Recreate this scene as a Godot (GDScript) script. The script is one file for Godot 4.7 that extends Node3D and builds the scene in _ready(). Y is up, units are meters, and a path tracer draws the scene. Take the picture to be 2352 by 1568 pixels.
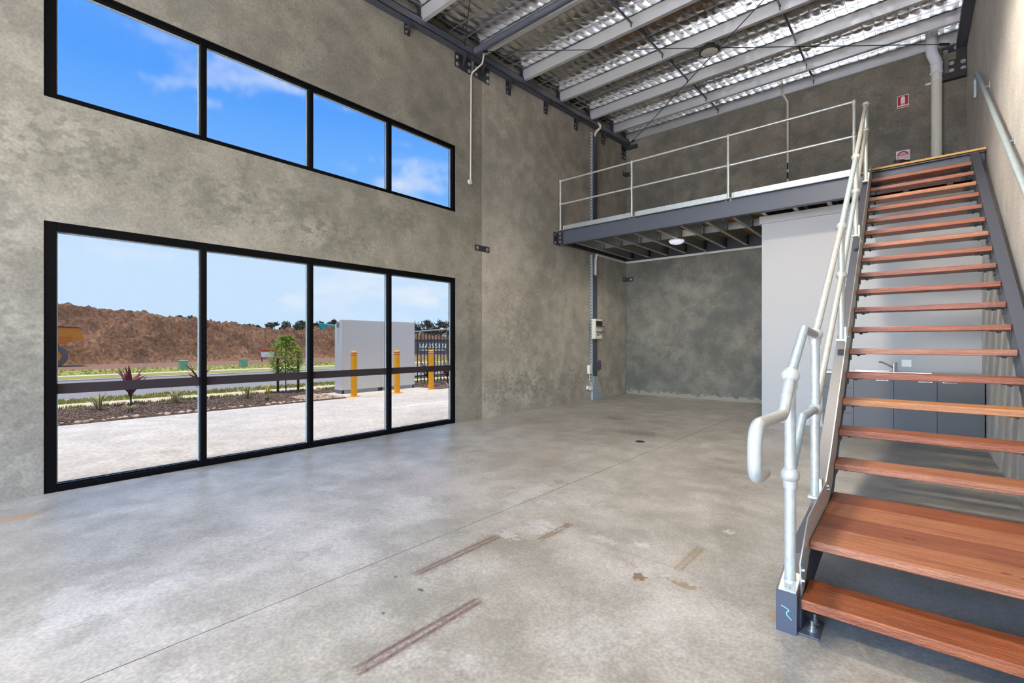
extends Node3D
# Industrial unit with mezzanine, timber stair and shopfront glazing. X runs across the unit (window wall to stair wall),
# D (depth) runs from the roller door to the back wall and equals -z. All sizes in metres.

const GLASS_TINT := 0.95
const XL := -5.89
const XR := 0.67
const DB := 11.5
const DF := -6.0
var M := {}
var T := {}
var taken := {}
var rng := RandomNumberGenerator.new()

func P(x: float, y: float, d: float) -> Vector3:
	return Vector3(x, y, -d)

# ------------------------------------------------------------------ mesh builder
class MB:
	var v := PackedVector3Array()
	var n := PackedVector3Array()
	var uv := PackedVector2Array()
	func flat_uv(p: Vector3, m: Vector3) -> Vector2:
		var a := m.abs()
		if a.x >= a.y and a.x >= a.z: return Vector2(p.z, p.y)
		if a.y >= a.z: return Vector2(p.x, p.z)
		return Vector2(p.x, p.y)
	func tri(a: Vector3, b: Vector3, c: Vector3, na: Vector3, nb: Vector3, nc: Vector3) -> void:
		if (b - a).cross(c - a).dot(na + nb + nc) > 0.0:
			var t := b; b = c; c = t
			t = nb; nb = nc; nc = t
		v.append(a); v.append(b); v.append(c)
		n.append(na); n.append(nb); n.append(nc)
		uv.append(flat_uv(a, na)); uv.append(flat_uv(b, na)); uv.append(flat_uv(c, na))
	func ftri(a: Vector3, b: Vector3, c: Vector3, hint: Vector3) -> void:
		var m := (b - a).cross(c - a).normalized()
		if m.dot(hint) < 0.0: m = -m
		tri(a, b, c, m, m, m)
	func quad(a: Vector3, b: Vector3, c: Vector3, d: Vector3, hint: Vector3) -> void:
		var m := (c - a).cross(d - b).normalized()
		if m.dot(hint) < 0.0: m = -m
		tri(a, b, c, m, m, m)
		tri(a, c, d, m, m, m)
	func squad(a: Vector3, b: Vector3, c: Vector3, d: Vector3, na: Vector3, nb: Vector3, nc: Vector3, nd: Vector3) -> void:
		tri(a, b, c, na, nb, nc)
		tri(a, c, d, na, nc, nd)
	func box(p: Vector3, q: Vector3, bev := 0.0) -> void:
		var lo := Vector3(minf(p.x, q.x), minf(p.y, q.y), minf(p.z, q.z))
		var hi := Vector3(maxf(p.x, q.x), maxf(p.y, q.y), maxf(p.z, q.z))
		obox(Transform3D(Basis.IDENTITY, (lo + hi) / 2.0), hi - lo, bev)
	func obox(t: Transform3D, size: Vector3, bev := 0.0) -> void:
		var h := size / 2.0
		var b := minf(bev, minf(h.x, minf(h.y, h.z)) * 0.9)
		for ax in 3:
			var a1 := (ax + 1) % 3
			var a2 := (ax + 2) % 3
			for s in [-1.0, 1.0]:
				var c := []
				for k in [[-1.0, -1.0], [1.0, -1.0], [1.0, 1.0], [-1.0, 1.0]]:
					var p := Vector3.ZERO
					p[ax] = s * h[ax]
					p[a1] = k[0] * (h[a1] - b)
					p[a2] = k[1] * (h[a2] - b)
					c.append(t * p)
				var hn := Vector3.ZERO
				hn[ax] = s
				quad(c[0], c[1], c[2], c[3], t.basis * hn)
		if b <= 0.0: return
		for ax in 3:
			var a1 := (ax + 1) % 3
			var a2 := (ax + 2) % 3
			for s1 in [-1.0, 1.0]:
				for s2 in [-1.0, 1.0]:
					var c := []
					for k in [-1.0, 1.0]:
						var p := Vector3.ZERO
						p[ax] = k * (h[ax] - b); p[a1] = s1 * h[a1]; p[a2] = s2 * (h[a2] - b)
						var q := p
						q[a1] = s1 * (h[a1] - b); q[a2] = s2 * h[a2]
						c.append(t * p); c.append(t * q)
					var hn := Vector3.ZERO
					hn[a1] = s1; hn[a2] = s2
					quad(c[0], c[1], c[3], c[2], t.basis * hn)
		for sx in [-1.0, 1.0]:
			for sy in [-1.0, 1.0]:
				for sz in [-1.0, 1.0]:
					var s := Vector3(sx, sy, sz)
					ftri(t * Vector3(sx * h.x, sy * (h.y - b), sz * (h.z - b)), t * Vector3(sx * (h.x - b), sy * h.y, sz * (h.z - b)), t * Vector3(sx * (h.x - b), sy * (h.y - b), sz * h.z), t.basis * s)
	func bar(a: Vector3, b: Vector3, w: float, hgt: float, up := Vector3.UP, bev := 0.0) -> void:
		var z := (b - a).normalized()
		var x := up.cross(z)
		if x.length() < 0.01: x = Vector3.RIGHT.cross(z)
		x = x.normalized()
		obox(Transform3D(Basis(x, z.cross(x), z), (a + b) / 2.0), Vector3(w, hgt, (b - a).length()), bev)
	func tube(pts: Array, r: float, seg := 12, caps := true, r2 := -1.0) -> void:
		var rings := []
		var nrm := []
		var u := Vector3.UP
		var prev := Vector3.ZERO
		for i in pts.size():
			var dir: Vector3
			if i == 0: dir = pts[1] - pts[0]
			elif i == pts.size() - 1: dir = pts[i] - pts[i - 1]
			else: dir = (pts[i] - pts[i - 1]).normalized() + (pts[i + 1] - pts[i]).normalized()
			dir = dir.normalized()
			if i == 0:
				u = Vector3.UP if absf(dir.y) < 0.9 else Vector3.RIGHT
			u = (u - dir * u.dot(dir)).normalized()
			var w := dir.cross(u)
			var rr := r if r2 < 0.0 else lerpf(r, r2, float(i) / (pts.size() - 1))
			var ring := []
			var rn := []
			for k in seg:
				var a := TAU * k / seg
				var m := u * cos(a) + w * sin(a)
				ring.append(pts[i] + m * rr)
				rn.append(m)
			rings.append(ring); nrm.append(rn)
			prev = dir
		for i in rings.size() - 1:
			for k in seg:
				var l := (k + 1) % seg
				squad(rings[i][k], rings[i][l], rings[i + 1][l], rings[i + 1][k], nrm[i][k], nrm[i][l], nrm[i + 1][l], nrm[i + 1][k])
		if caps:
			for e in [0, rings.size() - 1]:
				var hint: Vector3 = (pts[0] - pts[1]) if e == 0 else (pts[e] - pts[e - 1])
				for k in seg:
					ftri(pts[e], rings[e][k], rings[e][(k + 1) % seg], hint)
	func lathe(prof: Array, t: Transform3D, seg := 20) -> void:
		# profile: [radius, height] pairs bottom to top, smooth where pairs repeat not
		for i in prof.size() - 1:
			var r0: float = prof[i][0]
			var y0: float = prof[i][1]
			var r1: float = prof[i + 1][0]
			var y1: float = prof[i + 1][1]
			if absf(r0 - r1) < 1e-6 and absf(y0 - y1) < 1e-6: continue
			var m := Vector2(y1 - y0, r0 - r1).normalized()
			for k in seg:
				var a := TAU * k / seg
				var b := TAU * (k + 1) / seg
				var ca := Vector3(cos(a), 0, sin(a))
				var cb := Vector3(cos(b), 0, sin(b))
				var na := (t.basis * (ca * m.x + Vector3.UP * m.y)).normalized()
				var nb := (t.basis * (cb * m.x + Vector3.UP * m.y)).normalized()
				var p0 := t * (ca * r0 + Vector3.UP * y0)
				var p1 := t * (cb * r0 + Vector3.UP * y0)
				var p2 := t * (cb * r1 + Vector3.UP * y1)
				var p3 := t * (ca * r1 + Vector3.UP * y1)
				if r0 > 1e-6: tri(p0, p1, p2, na, nb, nb)
				if r1 > 1e-6: tri(p0, p2, p3, na, nb, na)
	func ball(c: Vector3, r: Vector3, seg := 14, rows := 8) -> void:
		for i in rows:
			var a0 := PI * i / rows - PI / 2
			var a1 := PI * (i + 1) / rows - PI / 2
			for k in seg:
				var b0 := TAU * k / seg
				var b1 := TAU * (k + 1) / seg
				var d := [Vector3(cos(a0) * cos(b0), sin(a0), cos(a0) * sin(b0)), Vector3(cos(a0) * cos(b1), sin(a0), cos(a0) * sin(b1)), Vector3(cos(a1) * cos(b1), sin(a1), cos(a1) * sin(b1)), Vector3(cos(a1) * cos(b0), sin(a1), cos(a1) * sin(b0))]
				if i > 0: tri(c + d[0] * r, c + d[1] * r, c + d[2] * r, d[0], d[1], d[2])
				if i < rows - 1 or i == 0: tri(c + d[0] * r, c + d[2] * r, c + d[3] * r, d[0], d[2], d[3])
	func prism(poly: Array, o: Vector3, ea: Vector3, eb: Vector3, es: Vector3, length: float) -> void:
		var pk := PackedVector2Array(poly)
		var cw := Geometry2D.is_polygon_clockwise(pk)
		var num := pk.size()
		for i in num:
			var p := pk[i]
			var q := pk[(i + 1) % num]
			var e := q - p
			var m := Vector2(e.y, -e.x) if not cw else Vector2(-e.y, e.x)
			var hint := ea * m.x + eb * m.y
			var a := o + ea * p.x + eb * p.y
			var b := o + ea * q.x + eb * q.y
			quad(a, b, b + es * length, a + es * length, hint)
		var idx := Geometry2D.triangulate_polygon(pk)
		for k in range(0, idx.size(), 3):
			var a := o + ea * pk[idx[k]].x + eb * pk[idx[k]].y
			var b := o + ea * pk[idx[k + 1]].x + eb * pk[idx[k + 1]].y
			var c := o + ea * pk[idx[k + 2]].x + eb * pk[idx[k + 2]].y
			ftri(a, b, c, -es)
			ftri(a + es * length, b + es * length, c + es * length, es)
	func bolt(c: Vector3, dir: Vector3, r := 0.014, h := 0.012) -> void:
		var z := dir.normalized()
		var x := (Vector3.UP if absf(z.y) < 0.9 else Vector3.RIGHT).cross(z).normalized()
		var t := Transform3D(Basis(x, z, x.cross(z)), c)
		lathe([[r * 1.5, 0.0], [r * 1.5, h * 0.25], [r, h * 0.25]], t, 10)
		lathe([[r, h * 0.25], [r, h], [0.0, h]], t, 6)
	func mesh() -> ArrayMesh:
		var a := []
		a.resize(Mesh.ARRAY_MAX)
		a[Mesh.ARRAY_VERTEX] = v
		a[Mesh.ARRAY_NORMAL] = n
		a[Mesh.ARRAY_TEX_UV] = uv
		var m := ArrayMesh.new()
		m.add_surface_from_arrays(Mesh.PRIMITIVE_TRIANGLES, a)
		return m

func fillet(pts: Array, r: float, seg := 6) -> Array:
	var out := [pts[0]]
	for i in range(1, pts.size() - 1):
		var p: Vector3 = pts[i]
		var a: Vector3 = (pts[i - 1] - p)
		var b: Vector3 = (pts[i + 1] - p)
		var ang := a.angle_to(b)
		var cut := minf(r / tan(ang / 2.0), minf(a.length(), b.length()) * 0.49)
		var s := p + a.normalized() * cut
		var e := p + b.normalized() * cut
		for k in seg + 1:
			var t := float(k) / seg
			out.append(s.lerp(p, t).lerp(p.lerp(e, t), t))
	out.append(pts[pts.size() - 1])
	return out

# ------------------------------------------------------------------ nodes
func numbered(called: String) -> String:
	if not taken.has(called):
		taken[called] = 0
		return called
	taken[called] += 1
	return "%s_%03d" % [called, taken[called]]

func tag(o: Node3D, label: String, category := "", group := "") -> Node3D:
	o.set_meta("label", label)
	if category != "": o.set_meta("category", category)
	if group != "": o.set_meta("group", group)
	return o

func thing(called: String, label: String, category: String, at := Vector3.ZERO, group := "") -> Node3D:
	var o := Node3D.new()
	o.name = numbered(called)
	add_child(o)
	o.position = at
	return tag(o, label, category, group)

func put(mesh: Mesh, called: String, m: Material, parent: Node3D, at := Vector3.ZERO) -> MeshInstance3D:
	var o := MeshInstance3D.new()
	o.mesh = mesh
	o.material_override = m
	o.position = at
	o.cast_shadow = GeometryInstance3D.SHADOW_CASTING_SETTING_ON
	o.name = called if parent != self else numbered(called)
	parent.add_child(o, true)
	return o

func part(b: MB, called: String, m: Material, parent: Node3D, at := Vector3.ZERO) -> MeshInstance3D:
	return put(b.mesh(), called, m, parent, at)

func solo(b: MB, called: String, m: Material, label: String, category: String, group := "") -> MeshInstance3D:
	var o := part(b, called, m, self)
	tag(o, label, category, group)
	return o

func structure(called: String, label := "") -> Node3D:
	var o := Node3D.new()
	o.name = numbered(called)
	add_child(o)
	o.set_meta("kind", "structure")
	if label != "": o.set_meta("label", label)
	return o

func struct_mesh(b: MB, called: String, m: Material, label := "") -> MeshInstance3D:
	var o := part(b, called, m, self)
	o.set_meta("kind", "structure")
	if label != "": o.set_meta("label", label)
	return o

# ------------------------------------------------------------------ materials
func mat(c: Color, rough := 0.6, metal := 0.0) -> StandardMaterial3D:
	var m := StandardMaterial3D.new()
	m.albedo_color = c
	m.roughness = rough
	m.metallic = metal
	return m

func rgb(r: float, g: float, b: float) -> Color:
	return Color(r / 255.0, g / 255.0, b / 255.0)

func fnl(sd: int, freq: float, oct := 4, warp := 0.0) -> FastNoiseLite:
	var f := FastNoiseLite.new()
	f.seed = sd
	f.noise_type = FastNoiseLite.TYPE_SIMPLEX_SMOOTH
	f.frequency = freq
	f.fractal_octaves = oct
	f.fractal_type = FastNoiseLite.FRACTAL_FBM
	if warp > 0.0:
		f.domain_warp_enabled = true
		f.domain_warp_amplitude = warp
		f.domain_warp_frequency = freq * 0.7
		f.domain_warp_fractal_octaves = 3
	return f

func bytes(f: FastNoiseLite, w: int, h: int) -> PackedByteArray:
	var im := f.get_image(w, h)
	im.convert(Image.FORMAT_L8)
	return im.get_data()

func tex(data: PackedByteArray, w: int, h: int) -> ImageTexture:
	var im := Image.create_from_data(w, h, false, Image.FORMAT_RGB8, data)
	im.generate_mipmaps()
	return ImageTexture.create_from_image(im)

# one concrete face: c0..c1 cloudy mottling, c2 sharp-edged grey laitance patches, c3 pale scuffs
func concrete(w: int, h: int, pxm: float, sd: int, c0: Color, c1: Color, c2: Color, c3: Color, patch_at: float, patch_amt: float, foot := 0.0, foot_c := Color.WHITE, streak := 0.0) -> Image:
	var big := bytes(fnl(sd, 0.55 / pxm, 4, 0.5 * pxm), w, h)
	var med := bytes(fnl(sd + 1, 2.2 / pxm, 5, 0.2 * pxm), w, h)
	var fine := bytes(fnl(sd + 2, 14.0 / pxm, 3), w, h)
	var pat := bytes(fnl(sd + 3, 2.3 / pxm, 6, 0.25 * pxm), w, h)
	var reg := bytes(fnl(sd + 4, 0.35 / pxm, 2), w, h)
	var scu := bytes(fnl(sd + 5, 1.1 / pxm, 6, 0.5 * pxm), w, h)
	var foot_n := fnl(sd + 6, 5.0, 4)
	var st := fnl(sd + 7, 6.0, 3)
	var data := PackedByteArray()
	data.resize(w * h * 3)
	var k := 0
	for j in h:
		var y := j / pxm
		for i in w:
			var t := 0.5 + (big[k] - 128) * 0.0030 + (med[k] - 128) * 0.0034 + (fine[k] - 128) * 0.0018
			if streak > 0.0 and (k & 1) == 0: t += streak * st.get_noise_2d(i / pxm, y * 0.12)
			t = clampf(t, 0.0, 1.0)
			var r := lerpf(c0.r, c1.r, t)
			var g := lerpf(c0.g, c1.g, t)
			var b := lerpf(c0.b, c1.b, t)
			var s := (pat[k] * 0.72 + fine[k] * 0.28 + (reg[k] - 128) * 0.5) / 255.0 - patch_at
			if s > 0.0:
				s = minf(s * 9.0, 1.0) * patch_amt
				r = lerpf(r, c2.r, s); g = lerpf(g, c2.g, s); b = lerpf(b, c2.b, s)
			var q := (scu[k] * 0.85 + fine[k] * 0.15 - (reg[k] - 128) * 0.3) / 255.0 - 0.70
			if q > 0.0:
				q = minf(q * 6.0, 1.0) * 0.4
				r = lerpf(r, c3.r, q); g = lerpf(g, c3.g, q); b = lerpf(b, c3.b, q)
			if foot > 0.0 and y < foot * 2.2:
				var e := foot * (1.0 + 0.9 * foot_n.get_noise_2d(i / pxm, y * 1.5))
				if y < e:
					r = lerpf(r, foot_c.r, 0.8); g = lerpf(g, foot_c.g, 0.8); b = lerpf(b, foot_c.b, 0.8)
			data[k * 3] = int(clampf(r, 0, 1) * 255.0)
			data[k * 3 + 1] = int(clampf(g, 0, 1) * 255.0)
			data[k * 3 + 2] = int(clampf(b, 0, 1) * 255.0)
			k += 1
	return Image.create_from_data(w, h, false, Image.FORMAT_RGB8, data)

func as_tex(im: Image) -> ImageTexture:
	im.generate_mipmaps()
	return ImageTexture.create_from_image(im)

func noise_tex(sd: int, freq: float, w: int, oct: int, lo: Color, hi: Color) -> NoiseTexture2D:
	var t := NoiseTexture2D.new()
	t.width = w
	t.height = w
	t.seamless = true
	t.noise = fnl(sd, freq, oct)
	var g := Gradient.new()
	g.set_color(0, lo)
	g.set_color(1, hi)
	t.color_ramp = g
	return t

func grain_detail(m: StandardMaterial3D, t: Texture2D, scale: float) -> void:
	m.detail_enabled = true
	m.detail_albedo = t
	m.detail_blend_mode = BaseMaterial3D.BLEND_MODE_MUL
	m.detail_uv_layer = BaseMaterial3D.DETAIL_UV_2
	m.uv2_triplanar = true
	m.uv2_scale = Vector3.ONE * scale

func tri_tex(m: StandardMaterial3D, t: Texture2D, s: Vector3, world := false) -> StandardMaterial3D:
	m.albedo_texture = t
	m.uv1_triplanar = true
	m.uv1_world_triplanar = world
	m.uv1_scale = s
	return m

func wood_image(sd: int, c0: Color, c1: Color, c2: Color) -> ImageTexture:
	var w := 512
	var h := 256
	var f := fnl(sd, 1.0, 4)
	var g := fnl(sd + 1, 1.0, 3)
	var data := PackedByteArray()
	data.resize(w * h * 3)
	for j in h:
		for i in w:
			var x := i / 512.0 * TAU
			var px := cos(x) * 0.55
			var pz := sin(x) * 0.55
			var a := f.get_noise_3d(px, j * 0.055, pz)
			var b := g.get_noise_3d(px * 9.0, j * 0.35, pz * 9.0)
			var t := clampf(0.5 + a * 0.75 + b * 0.35, 0.0, 1.0)
			var c := c0.lerp(c1, t)
			if b > 0.33: c = c.lerp(c2, minf((b - 0.33) * 4.0, 0.7))
			var k := (j * w + i) * 3
			data[k] = int(c.r * 255); data[k + 1] = int(c.g * 255); data[k + 2] = int(c.b * 255)
	return tex(data, w, h)

func make_materials() -> void:
	T.fine = noise_tex(91, 0.05, 512, 5, Color(0.80, 0.80, 0.80), Color(1.0, 1.0, 1.0))
	T.grit = noise_tex(93, 0.05, 512, 5, Color(0.84, 0.84, 0.84), Color(1.0, 1.0, 1.0))
	T.bump = noise_tex(95, 0.06, 512, 5, Color.BLACK, Color.WHITE)
	M.black = mat(rgb(11, 10, 12), 0.5)
	M.black.metallic_specular = 0.15
	M.rail_film = mat(rgb(50, 44, 46), 0.6)
	M.rail_film.metallic_specular = 0.2
	var gl := mat(Color(0.0, 0.0, 0.0, GLASS_TINT), 0.02)
	gl.transparency = BaseMaterial3D.TRANSPARENCY_ALPHA
	gl.metallic_specular = 0.25
	M.glass = gl
	M.steel = mat(rgb(72, 76, 86), 0.42)
	M.steel_dark = mat(rgb(44, 45, 50), 0.45)
	M.rust_brown = mat(rgb(74, 62, 57), 0.7)
	var galv_t := noise_tex(71, 0.03, 512, 4, rgb(164, 168, 168), rgb(214, 216, 214))
	M.galv = tri_tex(mat(Color(0.98, 0.99, 0.98), 0.42, 0.75), galv_t, Vector3.ONE * 2.0)
	M.galv_tube = tri_tex(mat(rgb(216, 217, 212), 0.38, 0.4), noise_tex(72, 0.02, 512, 4, rgb(206, 210, 208), rgb(240, 242, 240)), Vector3.ONE * 2.0)
	M.galv_blue = tri_tex(mat(rgb(206, 214, 217), 0.5, 0.4), noise_tex(73, 0.02, 512, 4, rgb(176, 190, 198), rgb(228, 234, 234)), Vector3.ONE * 3.0)
	M.purlin = mat(rgb(234, 234, 233), 0.3, 0.68)
	M.wire = mat(rgb(150, 150, 148), 0.45, 0.6)
	M.zinc = mat(rgb(190, 192, 190), 0.35, 0.9)
	M.chrome = mat(rgb(225, 225, 228), 0.12, 1.0)
	var foil := mat(rgb(230, 230, 229), 0.25, 1.0)
	foil.heightmap_enabled = true
	foil.heightmap_texture = T.bump
	foil.heightmap_scale = 0.05
	foil.uv1_triplanar = true
	foil.uv1_scale = Vector3.ONE * 2.2
	M.foil = foil
	M.white_wall = mat(rgb(176, 175, 173), 0.55)
	M.white_plastic = mat(rgb(228, 227, 220), 0.35)
	M.cream = mat(rgb(214, 208, 190), 0.4)
	M.pvc = mat(rgb(222, 221, 204), 0.35)
	M.pvc_white = mat(rgb(236, 237, 240), 0.3)
	M.conduit = mat(rgb(196, 194, 180), 0.45)
	M.cab = mat(rgb(92, 91, 91), 0.5)
	M.worktop = mat(rgb(200, 200, 198), 0.35)
	M.rubber = mat(rgb(30, 30, 31), 0.8)
	M.red = mat(rgb(178, 14, 26), 0.4)
	M.sign_white = mat(rgb(226, 226, 228), 0.45)
	M.particle = tri_tex(mat(Color(1, 1, 1), 0.8), noise_tex(83, 0.15, 512, 4, rgb(136, 96, 58), rgb(196, 152, 100)), Vector3.ONE * 1.5)
	M.plyedge = tri_tex(mat(Color(1, 1, 1), 0.8), noise_tex(84, 0.1, 256, 4, rgb(186, 140, 82), rgb(226, 184, 124)), Vector3.ONE * 2.5)
	M.yellow = mat(rgb(250, 176, 0), 0.45)
	M.reflective = mat(rgb(236, 232, 232), 0.4)
	M.red_band = mat(rgb(196, 52, 34), 0.4)
	# timber treads: four tones
	M.wood = []
	var tones := [[rgb(120, 60, 32), rgb(174, 98, 56), rgb(86, 42, 26)], [rgb(142, 84, 54), rgb(196, 130, 90), rgb(104, 58, 38)], [rgb(118, 64, 42), rgb(170, 102, 70), rgb(86, 46, 32)], [rgb(164, 100, 54), rgb(210, 146, 88), rgb(126, 74, 42)]]
	for k in 4:
		var m := mat(Color(0.95, 0.95, 0.95), 0.42)
		tri_tex(m, wood_image(200 + k * 7, tones[k][0], tones[k][1], tones[k][2]), Vector3(0.7, 3.2, 3.2))
		m.uv1_offset = Vector3(0.37 * k, 0.21 * k, 0.0)
		m.heightmap_enabled = true
		m.heightmap_texture = T.bump
		m.heightmap_scale = 0.15
		M.wood.append(m)
	# outdoors
	M.apron = mat(Color(1, 1, 1), 0.8)
	M.asphalt = tri_tex(mat(Color(1, 1, 1), 0.9), noise_tex(101, 0.1, 512, 5, rgb(126, 130, 134), rgb(150, 153, 156)), Vector3.ONE * 0.35)
	M.path = tri_tex(mat(Color(1, 1, 1), 0.9), noise_tex(102, 0.05, 512, 5, rgb(196, 186, 166), rgb(222, 212, 194)), Vector3.ONE * 0.4)
	M.kerb = tri_tex(mat(Color(1, 1, 1), 0.9), noise_tex(103, 0.05, 512, 5, rgb(176, 172, 160), rgb(204, 198, 186)), Vector3.ONE * 0.4)
	M.turf = tri_tex(mat(Color(1, 1, 1), 0.95), noise_tex(104, 0.08, 512, 5, rgb(124, 134, 54), rgb(164, 168, 88)), Vector3.ONE * 0.5)
	M.mulch = tri_tex(mat(Color(1, 1, 1), 0.95), noise_tex(105, 0.1, 512, 5, rgb(72, 58, 54), rgb(128, 108, 98)), Vector3.ONE * 0.9)
	M.soil = tri_tex(mat(Color(1, 1, 1), 0.95), noise_tex(106, 0.035, 1024, 6, rgb(66, 48, 36), rgb(222, 176, 136)), Vector3.ONE * 0.11)
	M.dirt_flat = tri_tex(mat(Color(1, 1, 1), 0.95), noise_tex(107, 0.05, 512, 5, rgb(118, 92, 74), rgb(150, 122, 102)), Vector3.ONE * 0.2)
	grain_detail(M.soil, noise_tex(108, 0.012, 512, 5, Color(0.45, 0.42, 0.40), Color(1.0, 1.0, 1.0)), 0.05)
	M.paint = mat(rgb(240, 240, 238), 0.7)
	M.bluegrey = mat(rgb(226, 227, 224), 0.55)
	M.pillar_green = mat(rgb(132, 180, 150), 0.6)
	M.cordy = mat(rgb(112, 42, 58), 0.5)
	M.cordy.backlight_enabled = true
	M.cordy.backlight = Color(0.25, 0.08, 0.12)
	M.leaf = mat(rgb(128, 152, 54), 0.6)
	M.leaf.backlight_enabled = true
	M.leaf.backlight = Color(0.4, 0.5, 0.15)
	M.tuft = mat(rgb(150, 152, 112), 0.7)
	M.tuft_yellow = mat(rgb(196, 196, 70), 0.7)
	M.gum = mat(rgb(74, 86, 62), 0.8)
	M.gum_dark = mat(rgb(56, 66, 50), 0.8)
	M.bark = mat(rgb(86, 64, 50), 0.85)
	M.stake = mat(rgb(96, 62, 46), 0.85)
	M.truck = tri_tex(mat(rgb(244, 150, 44), 0.55), T.fine, Vector3.ONE * 0.4)
	M.tyre = mat(rgb(104, 102, 100), 0.9)
	M.teal = mat(rgb(30, 178, 160), 0.5)
	M.fence = mat(rgb(34, 34, 36), 0.5)
	M.banner = mat(rgb(86, 88, 96), 0.7)
	M.stone = mat(rgb(188, 172, 150), 0.9)

# ------------------------------------------------------------------ sky
func make_sky() -> PanoramaSkyMaterial:
	var w := 1024
	var h := 512
	var im := Image.create(w, h, false, Image.FORMAT_RGBF)
	var wisps := fnl(11, 1.0, 5, 0.6)
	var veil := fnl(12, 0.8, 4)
	var k := 1.0 / (1.0 - GLASS_TINT)
	var low := Vector3(0.53, 0.70, 0.90)
	var mid := Vector3(0.16, 0.42, 0.91)
	var top := Vector3(0.07, 0.31, 0.90)
	var white := Vector3(0.80, 0.83, 0.87)
	for j in h:
		var el := (0.5 - (j + 0.5) / h) * PI
		var e := rad_to_deg(el)
		var base: Vector3
		if e < 8.0: base = low
		elif e < 17.0: base = low.lerp(mid, smoothstep(8.0, 17.0, e))
		else: base = mid.lerp(top, smoothstep(17.0, 28.0, e))
		for i in w:
			var az := ((i + 0.5) / w - 0.5) * TAU
			var p := Vector3(cos(el) * sin(az), sin(el), -cos(el) * cos(az))
			var c := base
			if e > -1.0:
				var a := wisps.get_noise_3d(p.x * 2.2, p.y * 9.0, p.z * 2.2)
				c = c.lerp(white, clampf((a - lerpf(-0.05, 0.14, smoothstep(6.0, 14.0, e))) * 1.5, 0.0, 0.7))
				# scattered thin cloud added above the view, all round, to whiten the skylight
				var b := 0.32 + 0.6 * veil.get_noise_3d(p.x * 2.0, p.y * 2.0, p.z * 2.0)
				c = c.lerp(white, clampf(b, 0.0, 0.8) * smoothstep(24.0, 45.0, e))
			im.set_pixel(i, j, Color(c.x * k, c.y * k, c.z * k))
	var s := PanoramaSkyMaterial.new()
	s.panorama = ImageTexture.create_from_image(im)
	return s

# ------------------------------------------------------------------ roof lines
func rafter_y(d: float) -> float:
	return 6.155 + 0.052 * (d - 3.64)

func purlin_y(d: float) -> float:
	return 6.30 + 0.052 * (d - 4.57)

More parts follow.
